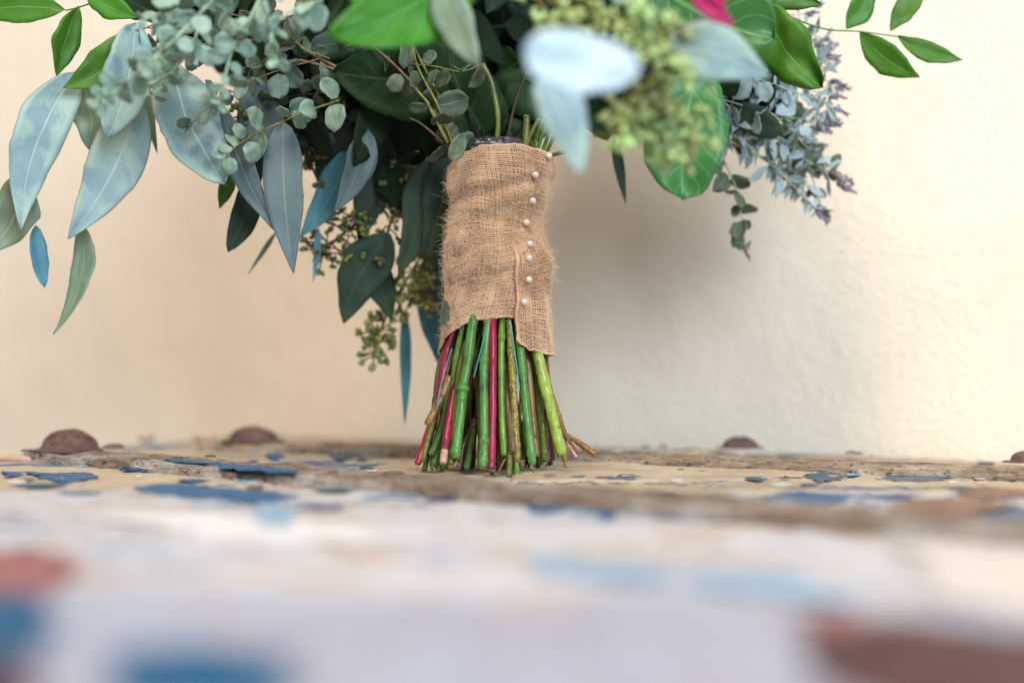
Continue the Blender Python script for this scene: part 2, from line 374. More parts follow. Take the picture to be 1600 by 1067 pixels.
# bilinear patch over the outline's four main corners
c00, c10, c11, c01 = A[2], A[3], A[4], A[0]
V = []; F = []
def edge_left(tv):  # from A[2] through A[1] to A[0]
    L1 = (A[1] - A[2]).length; L2 = (A[0] - A[1]).length; d = tv * (L1 + L2)
    return A[2].lerp(A[1], d / L1) if d < L1 else A[1].lerp(A[0], (d - L1) / L2)
for j in range(NY + 1):
    for i in range(NX + 1):
        a = edge_left(j / NY); b = c10.lerp(c11, j / NY); p = a.lerp(b, i / NX)
        V.append(Vector((p.x, p.y, lid_z(p.x, p.y))))
for j in range(NY):
    for i in range(NX):
        q = j * (NX + 1) + i; F.append((q, q + 1, q + NX + 2, q + NX + 1))
ring = [i for i in range(NX + 1)] + [j * (NX + 1) + NX for j in range(1, NY + 1)] + [NY * (NX + 1) + i for i in range(NX - 1, -1, -1)] + [j * (NX + 1) for j in range(NY - 1, 0, -1)]
base = len(V); V += [Vector((V[k].x, V[k].y, -.012)) for k in ring]
for k in range(len(ring)):
    k2 = (k + 1) % len(ring); F.append((ring[k2], ring[k], base + k, base + k2))
lid = obj('canvas_lid', V, F, M['canvas'], trunk)

def slat(pa, pb, width, z0, z1, mat, name, seed, end_l=0, parent=trunk, nseg=420, cracks=True):
    "a weathered batten: swept rough profile"
    d = (pb - pa); L = d.length; d.normalize(); s = Vector((-d.y, d.x, 0))
    prof = [(-.5, 0), (-.5, .45), (-.485, .82), (-.45, 1.), (-.34, .97), (-.2, 1.02), (-.06, .98), (.08, 1.02), (.22, .98), (.34, 1.01), (.45, 1.), (.49, .8), (.5, 0)]
    V = []; m = len(prof)
    for i in range(nseg + 1):
        t_ = i / nseg
        for k, (a, b) in enumerate(prof):
            q = pa + d * (L * t_) + s * (a * width)
            nz = noise.noise(Vector((t_ * L * 26, k * 2.3, seed))) * .0014 + noise.noise(Vector((t_ * L * 120, k * 3.3, seed + 3))) * .0008 - max(0, noise.noise(Vector((t_ * L * 45, k * 1.9, seed + 20))) - .25) * .006
            ny = noise.noise(Vector((t_ * L * 60, k * .7, seed + 9))) * .0022
            z = z0 + (z1 - z0) * b + (nz if b > .3 else 0)
            q = q + s * ny; V.append(Vector((q.x, q.y, z)))
    F = []
    for i in range(nseg):
        for k in range(m - 1):
            F.append((i * m + k, i * m + k + 1, (i + 1) * m + k + 1, (i + 1) * m + k))
    F.append(tuple(range(m))[::-1]); F.append(tuple(nseg * m + k for k in range(m)))
    V = [Vector(v) for v in V]
    # local frame along the slat so the wood grain runs its length
    ang = math.atan2(d.y, d.x); mw = Matrix.Translation(pa) @ Matrix.Rotation(ang, 4, 'Z'); inv = mw.inverted()
    me = bpy.data.meshes.new(name); me.from_pydata([tuple(inv @ v) for v in V], [], F); me.materials.append(mat)
    me.polygons.foreach_set('use_smooth', [len(p.vertices) == 4 for p in me.polygons]); me.update()
    o = bpy.data.objects.new(name, me); COL.objects.link(o); o.parent = parent
    o.matrix_parent_inverse = Matrix.Identity(4); o.matrix_local = Matrix.Translation(-Vector(parent['_w'])) @ mw
    return o
ZT = .005
s1a = G(62, 702, ZT); s1b = G(790, 758, ZT); d1 = (s1b - s1a).normalized(); s1a = s1a + d1 * .016; s1e = s1a + d1 * .85
o = slat(s1a, s1e, .042, -.003, ZT, M['wood'], 'wooden_slat', 1.5); o['label'] = 'grey weathered slat in front of the stems with blue paint remains'
s2a = G(335, 689, ZT); s2b = G(1600, 731, ZT); d2 = (s2b - s2a).normalized(); s2e = s2a + d2 * .9
o = slat(s2a, s2e, .034, -.003, ZT, M['wood2'], 'wooden_slat', 7.5); o['label'] = 'bleached brown slat along the wall'

def blob(name, pxs, z, th, mat, seed, parent=trunk, amp=.16, fine=.10, sub=10, label=None):
    "a ragged thin flake whose outline follows photo pixels laid on the lid plane"
    c = [G(x, y, z) for x, y in pxs]; m = len(c)
    out = []
    for i in range(m):
        a, b = c[i], c[(i + 1) % m]
        for k in range(sub):
            p = a.lerp(b, k / sub); e = (b - a).length; nn = Vector((-(b - a).y, (b - a).x, 0)).normalized()
            o_ = noise.noise(Vector((i + k / sub * 2.1, seed, 0)) * 1.7) * amp * e + noise.noise(Vector((i * 3 + k * .9, seed, 4))) * amp * .8 * e + (random.random() - .5) * fine * e
            out.append(p + nn * o_)
    N = len(out); cen = sum(out, Vector()) / N
    V = [p.copy() for p in out]; V = [Vector((p.x, p.y, z)) for p in V]
    top = []
    for p in out:
        q = p.lerp(cen, .03); top.append(Vector((q.x, q.y, z + th * (.5 + .5 * random.random()))))
    mid = []
    for p in out:
        q = p.lerp(cen, .4); mid.append(Vector((q.x, q.y, z + th * (.4 + .5 * random.random()))))
    V = V + top + mid + [Vector((cen.x, cen.y, z + th))]
    F = []
    for i in range(N):
        j = (i + 1) % N
        F += [(i, j, N + j, N + i), (N + i, N + j, 2 * N + j, 2 * N + i), (2 * N + i, 2 * N + j, 3 * N)]
    F.append(tuple(range(N))[::-1])
    o = obj(name, V, F, mat, parent, smooth=False)
    if label: o['label'] = label
    return o
def ell(cx, cy, rx, ry, k=9, sk=0.0, seed=0):
    rr = random.Random(seed + int(cx))
    return [(cx + rx * math.cos(2 * math.pi * i / k) * rr.uniform(.75, 1.2), cy - ry * math.sin(2 * math.pi * i / k) * rr.uniform(.7, 1.25) + sk * rx * math.cos(2 * math.pi * i / k)) for i in range(k)]
zt2 = ZT + .0003
# sharp blue flakes near the focal plane
blob('paint_flake', [(262, 716), (300, 720), (350, 725), (415, 729), (462, 735), (464, 740), (420, 738), (352, 732), (320, 726), (270, 721)], zt2, .0006, M['blue'], 1)
blob('paint_flake', [(205, 762), (250, 756), (300, 757), (350, 763), (420, 768), (462, 776), (420, 785), (350, 780), (280, 776), (225, 770)], .0002, .0005, M['blue'], 2)
for j_, (x_, y_) in enumerate(((300, 750), (520, 766), (610, 775), (690, 779), (120, 770), (60, 757), (800, 779), (1120, 789), (1380, 776), (1500, 762), (330, 790), (500, 792))):
    blob('paint_flake', ell(x_, y_, 26 + 9 * (j_ % 3), 2.2 + (j_ % 2), 12, seed=j_), .0004, .0002, M[('blue', 'slate', 'paleblue', 'navy')[j_ % 4]], 300 + j_, amp=.5, fine=.3, sub=5)
blob('paint_flake', [(35, 737), (80, 740), (130, 738), (160, 745), (110, 754), (85, 750)], .0002, .0005, M['blue'], 3)
blob('paint_flake', ell(140, 725, 24, 4, 8), .0002, .0005, M['paleblue'], 4)
blob('paint_flake', [(0, 737), (30, 738), (38, 743), (10, 744)], .0002, .0005, M['blue'], 31)
blob('paint_flake', ell(428, 713, 14, 4, 7), .0002, .0006, M['blue'], 5)
blob('paint_flake', ell(535, 711, 18, 6, 8), .0002, .0005, M['slate'], 6)
blob('paint_flake', ell(566, 718, 8, 2.5, 7), .0002, .0005, M['slate'], 7)
blob('paint_flake', [(372, 747), (420, 748), (436, 752), (380, 755)], .0002, .0005, M['paleblue'], 8)
blob('paint_flake', [(205, 729), (240, 727), (252, 734), (216, 737)], .0002, .0016, M['navy'], 9, amp=.3, fine=.3)
for (x, y, rx, ry, m_) in ((895, 744, 26, 4, 'slate'), (975, 746, 28, 4.5, 'slate'), (1065, 732, 9, 3, 'slate'), (1182, 748, 15, 2.5, 'slate'),
                           (1290, 744, 26, 6, 'slate'), (1430, 747, 50, 5, 'slate'), (1345, 732, 14, 4, 'brownst'), (1180, 808, 0, 0, None),
                           (1035, 774, 26, 7, 'navy'), (1260, 778, 62, 9, 'blue'), (1215, 790, 50, 6, 'paleblue'), (860, 793, 34, 9, 'blue'), (905, 795, 16, 6, 'paleblue'), (950, 804, 13, 7, 'blue'), (1050, 803, 46, 7, 'blue'),
                           (700, 870, 55, 10, 'mauve'), (425, 805, 32, 18, 'paleblue'), (935, 888, 88, 11, 'paleblue'), (1170, 905, 110, 13, 'paleblue'),
                           (1330, 800, 40, 8, 'brownst'), (1480, 790, 90, 12, 'brownst'), (1560, 770, 60, 9, 'brownst')):
    if m_: blob('paint_flake' if m_ not in ('brownst',) else 'stain_patch', ell(x, y, rx, ry, 10), .0002 if y < 749 else .0002, .0004, M[m_], x, amp=.34, fine=.22)
rk = random.Random(77)
for i in range(110):  # chips and crumbs of old paint scattered over the lid
    y = 712 + 50 * rk.random() ** 1.2; x = rk.uniform(-20, 1620)
    if 640 < x < 935 and y < 752: continue
    if y < 718 + (x < 200) * 12: continue
    rx = rk.uniform(4, 17); ry = rx * rk.uniform(.10, .24)
    on = 702 + (x - 62) * .077
    zc = zt2 if on - 4 < y < on + 6 else .0003
    blob('paint_flake', ell(x, y, rx, ry, 6, seed=i), zc, .0003, M[rk.choice(['slate', 'paleblue', 'blue', 'whitep', 'brownst', 'whitep', 'peach', 'mauve', 'slate'])], 200 + i, sub=4)
# big out-of-focus patches close to the lens
blob('paint_flake', [(150, 1020), (300, 1010), (470, 1022), (480, 1100), (330, 1120), (190, 1100)], .0002, .0004, M['deepblue'], 41)
blob('paint_flake', [(-60, 925), (40, 925), (70, 960), (50, 1010), (-20, 1050), (-90, 1030)], .0002, .0004, M['deepblue'], 42)
blob('stain_patch', [(-80, 865), (40, 855), (130, 875), (110, 905), (60, 930), (-60, 935)], .0002, .0004, M['maroon'], 43)
blob('stain_patch', [(-80, 1050), (10, 1020), (60, 1060), (50, 1120), (-90, 1120)], .0002, .0004, M['darkst'], 44)
blob('stain_patch', [(130, 868), (260, 868), (330, 882), (220, 895), (150, 890)], .0003, .0003, M['mauve'], 45)
blob('stain_patch', [(1280, 975), (1400, 965), (1560, 985), (1720, 1000), (1720, 1150), (1480, 1150), (1270, 1060)], .0002, .0004, M['darkst'], 46)
blob('paint_flake', [(820, 868), (900, 872), (980, 885), (1060, 892), (1020, 905), (900, 902), (840, 890)], .0004, .0003, M['paleblue'], 51)
blob('paint_flake', [(1080, 890), (1200, 892), (1290, 915), (1340, 940), (1240, 935), (1130, 918)], .0004, .0003, M['paleblue'], 52)
blob('stain_patch', [(1240, 960), (1330, 955), (1370, 975), (1290, 990)], .0003, .0003, M['maroon'], 47)
blob('stain_patch', [(1440, 850), (1640, 820), (1720, 900), (1640, 965), (1490, 940), (1420, 890)], .0002, .0004, M['palepeach'], 48)
blob('paint_flake', [(160, 805), (330, 800), (520, 820), (700, 840), (560, 850), (300, 842)], .0002, .0002, M['whitep'], 49)

# torn canvas scrap lying behind the slat, right of the stems
V = []; F = []; nu, nv = 90, 16
for i in range(nu + 1):
    t_ = i / nu; xp = 800 + t_ * 520
    yb = fit(xp, [800, 900, 1000, 1060, 1100, 1180, 1320], [722, 714, 713, 709, 707, 719, 728]); yf = fit(xp, [800, 900, 1000, 1100, 1200, 1320], [752, 751, 752, 751, 746, 731]) + 2.2 * noise.noise(Vector((t_ * 17, 8, 0))) + 1.2 * noise.noise(Vector((t_ * 60, 8, 0)))
    a = G(xp, yb + 1.3 * noise.noise(Vector((t_ * 40, 0, 0))), .0005); b = G(xp, yf, .0005)
    for j in range(nv + 1):
        v_ = j / nv; p = b.lerp(a, v_)
        z = .0004 + .0030 * v_ * max(0, .2 + noise.noise(Vector((p.x * 24, p.y * 24, 4)))) + .0016 * v_ ** 3 * (1 + noise.noise(Vector((t_ * 25, 3, 3)))) + .0005 * noise.noise(p * 160)
        V.append(Vector((p.x, p.y, z)))
for i in range(nu):
    for j in range(nv):
        q = i * (nv + 1) + j; F.append((q, q + nv + 1, q + nv + 2, q + 1))
o = obj('torn_canvas_strip', V, F, M['scrap'], trunk); so = o.modifiers.new('thick', 'SOLIDIFY'); so.thickness = .0008; so.offset = -1
fr = []
rr = random.Random(5)
def tuft(px, py, z, n_, L, spread, z0=.002):
    out = []
    for _ in range(n_):
        p = G(px + rr.uniform(-spread, spread), py + rr.uniform(-1, 1), z0)
        q = p + Vector((rr.uniform(-.6, .6), rr.uniform(-.3, .3), rr.uniform(.5, 1))) * L * rr.uniform(.4, 1)
        m_ = p.lerp(q, .5) + Vector((rr.uniform(-.2, .2), 0, rr.uniform(-.1, .2))) * L
        pts = catmull([p, m_, q], 4); out.append(tube_data(pts, [.0003, .00028, .00024, .00018, .0001], 3))
    return out
for a in ((963, 714, 0, 26, .0065, 3), (968, 712, 0, 16, .005, 2), (1156, 716, 0, 34, .0065, 3), (1095, 709, 0, 30, .003, 10), (1060, 710, 0, 22, .002, 26), (830, 728, 0, 14, .003, 12), (1200, 722, 0, 14, .0025, 22)):
    fr += tuft(*a)
V, F = merge(fr); o = obj('frayed_threads', V, F, M['fibre'], trunk); o['kind'] = 'stuff'
o['label'] = 'loose pale threads on the torn canvas edge'

# iron caps, plates and tacks
def dome(px, py, z, rw, h, mat=M['rust'], name='iron_cap', flange=1.25, ry=.6, seed=0, parent=trunk):
    c_ = G(px, py, z); V = []; F = []; rings = 9; sd = 28
    prof = [(flange, 0), (flange, .06), (flange * .97, .10), (1.0, .14)] + [(math.cos(a), .14 + .86 * math.sin(a)) for a in [R(x) for x in (15, 32, 50, 66, 80)]]
    for (r_, hh) in prof:
        for k in range(sd):
            a = 2 * math.pi * k / sd
            rj = r_ * (1 + .16 * noise.noise(Vector((math.cos(a) * 2, math.sin(a) * 2, seed + hh))))
            V.append(c_ + Vector((math.cos(a) * rw * rj, math.sin(a) * rw * rj * ry, h * hh * (1 + .10 * noise.noise(Vector((math.cos(a) * 1.5, math.sin(a) * 1.5 + hh * 2, seed)))))))
    for i in range(len(prof) - 1):
        for k in range(sd):
            F.append((i * sd + k, i * sd + (k + 1) % sd, (i + 1) * sd + (k + 1) % sd, (i + 1) * sd + k))
    V.append(c_ + Vector((0, 0, h))); q = (len(prof) - 1) * sd
    for k in range(sd): F.append((q + k, q + (k + 1) % sd, len(V) - 1))
    return obj(name, V, F, mat, parent)
def px2m(px, Z): return px * Z / FPX
a = G(108, 702, ZT); o = dome(108, 702, ZT + .0005, px2m(44, a.y), px2m(31, a.y), flange=1.08, seed=3); o['label'] = 'rounded rusty cap at the left end of the front slat'
a = G(395, 690, ZT); o = dome(395, 690, ZT + .0005, px2m(38, a.y), px2m(24, a.y), flange=1.3, seed=5); o['label'] = 'brown rusty cap at the left end of the rear slat'
a = G(1157, 702, ZT); o = dome(1157, 700, ZT + .0003, px2m(28, a.y), px2m(18, a.y), flange=1.35, seed=7); o['label'] = 'small rusty cap on the rear slat right of the stems'
a = G(1592, 722, ZT); o = dome(1604, 722, ZT + .0003, px2m(26, a.y), px2m(18, a.y), flange=1.5, seed=8); o['label'] = 'rusty cap cut by the right picture edge'
for (x, y, r_) in ((178, 700, 17), (1341, 709, 8), (1362, 712, 3), (1009, 699, 7), (1036, 698, 7), (277, 716, 9), (329, 714, 9), (573, 733, 11), (520, 738, 9), (860, 745, 10), (1330, 708, 9)):
    a = G(x, y, ZT); dome(x, y, ZT - .0002, px2m(r_, a.y), px2m(r_ * .42, a.y), name='tack', flange=1.02, seed=x)
# metal plate under the left cap (edge binding)
ang = math.atan2(d1.y, d1.x); sN = Vector((-d1.y, d1.x, 0)); pa = s1a - d1 * .001
V = []
for (u_, wd) in ((0, .041), (.020, .040), (.028, .028), (.032, .012)):
    for s_ in (-1, 1):
        for z in (ZT + .0002, ZT + .0014): V.append(pa + d1 * u_ + sN * (s_ * wd / 2) + Vector((0, 0, z)) )
V = [Vector((v.x, v.y, v.z)) for v in V]
for v in V: v.z = v.z - s1a.z if v.z > ZT * 1.5 else v.z
F = []
for i in range(3):
    q = i * 4; r_ = q + 4
    F += [(q + 1, q + 3, r_ + 3, r_ + 1), (q, r_, r_ + 2, q + 2), (q, q + 1, r_ + 1, r_), (q + 2, r_ + 2, r_ + 3, q + 3)]
F += [(0, 2, 3, 1), (12, 13, 15, 14)]
obj('corner_plate', V, F, M['rust'], trunk, smooth=False)
# crumpled peach cloth remains
for (x, y, w_, h_) in ((228, 690, 12, 9), (322, 690, 20, 7)):
    a = G(x, y, .001); V = []; F = []
    bm = bmesh.new(); bmesh.ops.create_icosphere(bm, subdivisions=3, radius=1)
    for v in bm.verts:
        d_ = 1 + .55 * noise.noise(v.co * 2.3 + Vector((x, 0, 0))) + .2 * noise.noise(v.co * 6)
        v.co = Vector((v.co.x * d_ * px2m(w_, a.y), v.co.y * d_ * px2m(w_, a.y), (v.co.z * d_ * .5 + .45) * px2m(h_ * 1.6, a.y))) + a
    V = [v.co.copy() for v in bm.verts]; F = [tuple(v.index for v in f.verts) for f in bm.faces]; bm.free()
    obj('cloth_remnant', V, F, M['peach'], trunk)
# folded cloth ridge at the far left edge
pts = catmull([G(-40, 714, .001), G(15, 716, .001), G(50, 718, .001), G(88, 713, .0018), G(130, 722, .001)], 24)
V, F = tube_data(pts, [.0022 + .0012 * noise.noise(Vector((i * .5, 1, 1))) for i in range(25)], 8); obj('cloth_edge', V, F, M['peach'], trunk)

# ---------------------------------------------------------------- bouquet
BZ = .75
bq = empty('bouquet', (P(775, 735, BZ).x, BZ, 0), 'hand tied eucalyptus bouquet standing on its stems, handle wrapped in pearl pinned burlap', 'bouquet')

# --- burlap wrap
YS = [225, 240, 262, 300, 340, 380, 420, 460, 500, 545, 575]
XL = [703, 700, 698, 700, 703, 697, 693, 697, 692, 687, 684]
XR = [868, 868, 866, 858, 848, 852, 857, 853, 856, 859, 860]
def wrap_np(phi, ypx, dr):
    phi = np.asarray(phi, float); ypx = np.asarray(ypx, float)
    xl = np.interp(ypx, YS, XL) + 2; xr = np.interp(ypx, YS, XR) - 3
    cx = (xl + xr) / 2; rad = (xr - xl) / 2 * BZ / FPX
    base = np.array(CL)[None, :] + (np.array(RV)[None, :] * ((cx - 800) / FPX)[:, None] + np.array(UV_)[None, :] * ((533.5 - ypx) / FPX)[:, None] + np.array(FV)[None, :]) * BZ
    # folds
    deg = np.degrees(phi)
    s = np.sin(phi)
    def ridge(yc, slope, w, amp, c0=0, cw=90):
        return amp * np.exp(-((ypx - (yc + slope * s)) / w) ** 2) * np.exp(-((deg - c0) / cw) ** 2)
    f = ridge(300, -20, 8, -.0022, -10, 80) + ridge(322, -26, 12, .0016, -20, 60) + ridge(350, 16, 8, -.0016, -5, 50) + ridge(405, 26, 20, .0018, -25, 50) + ridge(432, -24, 7, -.0012, 10, 35)
    f += ridge(378, -36, 7, -.0014, -30, 40) + ridge(458, 14, 10, -.0013, -40, 40) + ridge(478, 0, 12, .0006, 0, 80)
    f += .0009 * np.sin(phi * 5 + ypx / 31) * np.cos(ypx / 47 + phi * 2) + .0005 * np.sin(phi * 11 - ypx / 17)
    step = 1 / (1 + np.exp((ypx - (292 - 14 * s)) / 2.0)); f += step * .0012
    r = rad + f + dr
    out = base.copy()
    out[:, 0] += r * np.sin(phi); out[:, 1] -= (r * .9) * np.cos(phi)
    return out
def top_y(phi): return np.interp(np.degrees(phi), [-180, -90, -60, -20, 20, 60, 90, 180], [244, 277, 260, 239, 237, 246, 258, 244])
def bot_y(phi): return np.interp(np.degrees(phi), [-180, -95, -80, -66, -45, -25, 0, 18, 24, 30, 60, 180], [560, 556, 548, 532, 514, 503, 499, 497, 499, 506, 540, 560])
def weave(phi0, phi1, nwarp, ty, by, nweft, dr, shear, seed, name, parent, rth=.00033, amp=.00034, drf=None, closed=False):
    rng = np.random.RandomState(seed)
    Vs = []; Fs = []; T = []; off = 0
    def surf(a, s):   # a in 0..1 around, s in 0..1 down
        ph = phi0 + (phi1 - phi0) * a + shear * np.sin(np.pi * s) * np.exp(-((a - .45) / .3) ** 2)
        y = ty(ph) * (1 - s) + by(ph) * s
        y = y + 3.2 * np.sin(ph * 3 + 1.3) * np.sin(np.pi * s) + 7 * np.sin(ph * 2.2 - 1 + s * 5) * np.sin(np.pi * s)
        return ph, y
    def add(pts_fn, n_pts, rad, tint):
        nonlocal off
        c, nrm = pts_fn
        tan = np.gradient(c, axis=0); tan /= np.linalg.norm(tan, axis=1)[:, None] + 1e-12
        b = np.cross(tan, nrm); b /= np.linalg.norm(b, axis=1)[:, None] + 1e-12
        ring = [c + nrm * rad * .8, c + b * rad, c - nrm * rad * .8, c - b * rad]
        v = np.stack(ring, 1).reshape(-1, 3); n_ = len(c)
        i = np.arange(n_ - 1)[:, None] * 4; k = np.arange(4)[None, :]; k2 = (k + 1) % 4
        f = np.stack([i + k, i + k2, i + 4 + k2, i + 4 + k], -1).reshape(-1, 4) + off
        Vs.append(v); Fs.append(f); T.append(np.full(len(v), tint)); off += len(v)
    for w_ in range(nwarp):
        s = np.linspace(0, 1, nweft * 2 + 1)
        a = (w_ + .5 + .18 * np.sin(s * 9 + rng.rand() * 6) + rng.uniform(-.12, .12)) / nwarp
        ph, y = surf(a, s)
        ou = np.cos(np.pi * (np.arange(len(s)) * .5 + w_)) * amp
        d = dr + ou + (drf(ph, y) if drf else 0)
        c = wrap_np(ph, y, d); nrm = np.stack([np.sin(ph), -np.cos(ph), 0 * ph], 1)
        rd = rth * (1 + .22 * np.sin(s * 30 + rng.rand() * 9) * rng.rand()) * rng.uniform(.8, 1.2)
        rd = rd[:, None] if np.ndim(rd) else rd
        add((c, nrm), len(s), rd, rng.rand())
    for w_ in range(nweft + 1):
        a = np.linspace(0, 1, nwarp * 2 + 1)
        s = np.clip((w_ + .18 * np.sin(a * 20 + rng.rand() * 6) + rng.uniform(-.1, .1)) / nweft, 0, 1) * np.ones_like(a)
        ph, y = surf(a, s)
        ou = -np.cos(np.pi * (np.arange(len(a)) * .5 - .5 + w_)) * amp
        d = dr + ou + (drf(ph, y) if drf else 0)
        c = wrap_np(ph, y, d); nrm = np.stack([np.sin(ph), -np.cos(ph), 0 * ph], 1)
        rd = rth * (1 + .22 * np.sin(a * 50 + rng.rand() * 9) * rng.rand()) * rng.uniform(.8, 1.2)
        add((c, nrm), len(a), rd[:, None], rng.rand())
    V = np.concatenate(Vs); F = np.concatenate(Fs); T = np.concatenate(T)
    me = bpy.data.meshes.new(name)
    me.vertices.add(len(V)); me.loops.add(F.size); me.polygons.add(len(F))
    me.vertices.foreach_set('co', (V - np.array(parent['_w'])).astype(np.float32).ravel())
    me.loops.foreach_set('vertex_index', F.astype(np.int32).ravel())
    me.polygons.foreach_set('loop_start', np.arange(0, F.size, 4, dtype=np.int32))
    me.update(calc_edges=True)
    me.polygons.foreach_set('use_smooth', np.ones(len(F), dtype=bool))
    at_ = me.attributes.new('tint', 'FLOAT', 'POINT'); at_.data.foreach_set('value', T.astype(np.float32))
    me.materials.append(M['burlap'])
    o = bpy.data.objects.new(name, me); COL.objects.link(o); o.parent = parent; o['_w'] = list(parent['_w'])
    return o
wrap = weave(-math.pi, math.pi, 158, top_y, bot_y, 96, 0, .30, 3, 'burlap_wrap', bq)
wrap['label'] = 'tan burlap wrap around the stems'
def sheet(phi0, phi1, ty, by, dr, name, parent, drf=None, nu=96, nv=60):
    V = []; F = []
    for j in range(nv + 1):
        ph = np.linspace(phi0, phi1, nu + 1); s = j / nv
        y = ty(ph) * (1 - s) + by(ph) * s; V.append(wrap_np(ph, y, dr + (drf(ph, y) if drf else 0)))
    V = np.concatenate(V)
    for j in range(nv):
        for i in range(nu):
            q = j * (nu + 1) + i; F.append((q, q + 1, q + nu + 2, q + nu + 1))
    return obj(name, V, F, M['backing'], parent)
sheet(-math.pi, math.pi, lambda p: top_y(p) + 1.5, lambda p: bot_y(p) - 1.5, -.00055, 'weave_backing', wrap)  # dark sheet added under the threads to paint in shaded holes
# overlapping flap on the right with the pearl pins
def fl_bot(ph): return np.interp(np.degrees(ph), [18, 26, 34, 50, 75, 150], [526, 538, 546, 551, 554, 556])
def fl_top(ph): return np.interp(np.degrees(ph), [18, 24, 40, 150], [380, 372, 352, 330])
def fl_dr(ph, y): return .0025 * np.clip((y - (392 - (np.degrees(ph) - 24) * .35)) / 26, -.25, 1)
flap = weave(R(23), R(150), 58, fl_top, fl_bot, 64, .0002, 0.0, 9, 'overlapping_flap', wrap, drf=fl_dr)
sheet(R(23), R(150), lambda p: fl_top(p) + 1, lambda p: fl_bot(p) - 1.5, -.0004, 'flap_backing', wrap, drf=fl_dr, nu=50, nv=40)  # same dark sheet under the flap, hole shade by colour
# rolled hems
def hem(fn, p0, p1, dr, rad, name, parent, drf=None, n_=90):
    ph = np.linspace(p0, p1, n_); y = fn(ph) + 1.2 * np.sin(ph * 23) + .8 * np.sin(ph * 41 + 1)
    pts = [Vector(p) for p in wrap_np(ph, y, dr + (drf(ph, y) if drf else 0))]
    V, F = tube_data(pts, [rad * (1 + .8 * noise.noise(Vector((i * .9, 2, rad * 1e4)))) for i in range(n_)], 7)
    o = obj(name, V, F, M['burlap'], parent); at_ = o.data.attributes.new('tint', 'FLOAT', 'POINT'); at_.data.foreach_set('value', [random.random() * .6 + .2 for _ in V]); return o
hem(lambda p: bot_y(p) - 1, R(-150), R(30), .0002, .0005, 'hem', wrap)
hem(lambda p: top_y(p) + 1, R(-178), R(178), .0000, .0005, 'hem', wrap)
hem(lambda p: fl_bot(p) - 1, R(23), R(150), .0003, .0005, 'hem', wrap, drf=fl_dr)
# ragged seam edge
ys = np.linspace(384, 534, 60); ph = R(23) + .015 * np.sin(ys / 9) ; pts = [Vector(p) for p in wrap_np(ph, ys, .0002 + fl_dr(ph, ys))]
V, F = tube_data(pts, [.0007 + .0003 * random.random() for _ in pts], 6)
o = obj('seam_edge', V, F, M['burlap'], wrap); o.data.attributes.new('tint', 'FLOAT', 'POINT').data.foreach_set('value', [.25] * len(V))
# stray jute fibres
fz = []
rr = random.Random(11)
def hair(p, nrm, L, r_):
    tdir = Vector((rr.gauss(0, 1), rr.gauss(0, .6), rr.gauss(0, 1))).normalized()
    d_ = (nrm * rr.uniform(.1, .8) + tdir * .8).normalized()
    q1 = p + d_ * L * .5; d2_ = (d_ + Vector((rr.gauss(0, .7), rr.gauss(0, .5), rr.gauss(0, .7)))).normalized(); q2 = q1 + d2_ * L * .5
    pts = catmull([p, q1, q2], 5); fz.append(tube_data(pts, [r_ * k for k in (1, 1, .9, .8, .6, .3)], 3, False))
for i in range(4600):
    ph = rr.uniform(-1.9, 1.9) if rr.random() < .6 else rr.gauss(-.6, .5)
    y = rr.uniform(233, 545) if rr.random() < .5 else rr.gauss(390, 45)
    if y > float(bot_y(np.array(ph))) - 1 and not (math.degrees(ph) > 24 and y < 546): continue
    if y < float(top_y(np.array(ph))): continue
    p = Vector(wrap_np(np.array([ph]), np.array([y]), 0.0003 + (float(fl_dr(np.array(ph), y)) if math.degrees(ph) > 24 and y > 390 else 0))[0]); nrm = Vector((math.sin(ph), -math.cos(ph), 0))
    hair(p, nrm, rr.uniform(.0015, .0055) * (2.2 if rr.random() < .05 else 1), .00008)
V, F = merge(fz); o = obj('stray_fibres', V, F, M['fibre'], wrap); o['kind'] = 'stuff'
# pearls
bm = bmesh.new(); bmesh.ops.create_uvsphere(bm, u_segments=20, v_segments=12, radius=.0018)
pm = bpy.data.meshes.new('pearl_pin'); bm.to_mesh(pm); bm.free(); pm.polygons.foreach_set('use_smooth', [True] * len(pm.polygons)); pm.materials.append(M['pearl'])
for (x, y) in ((852, 251), (836, 281), (831, 320), (824, 353), (827, 386), (821, 409), (821, 441), (814, 475)):
    xl = fit(y, YS, XL); xr = fit(y, YS, XR); ph = math.asin(max(-1, min(1, (x - (xl + xr) / 2) / ((xr - xl) / 2 * 1.035))))
    p = Vector(wrap_np(np.array([ph]), np.array([y + (575 - y) * -.0]), .0022 + float(fl_dr(np.array(max(ph, R(24))), y) if y > 392 else 0))[0])
    o = bpy.data.objects.new('pearl_pin', pm); COL.objects.link(o); o.parent = wrap; o.location = p - Vector(wrap['_w'])
wrap_stick = [(690, 470, 694, 510)]

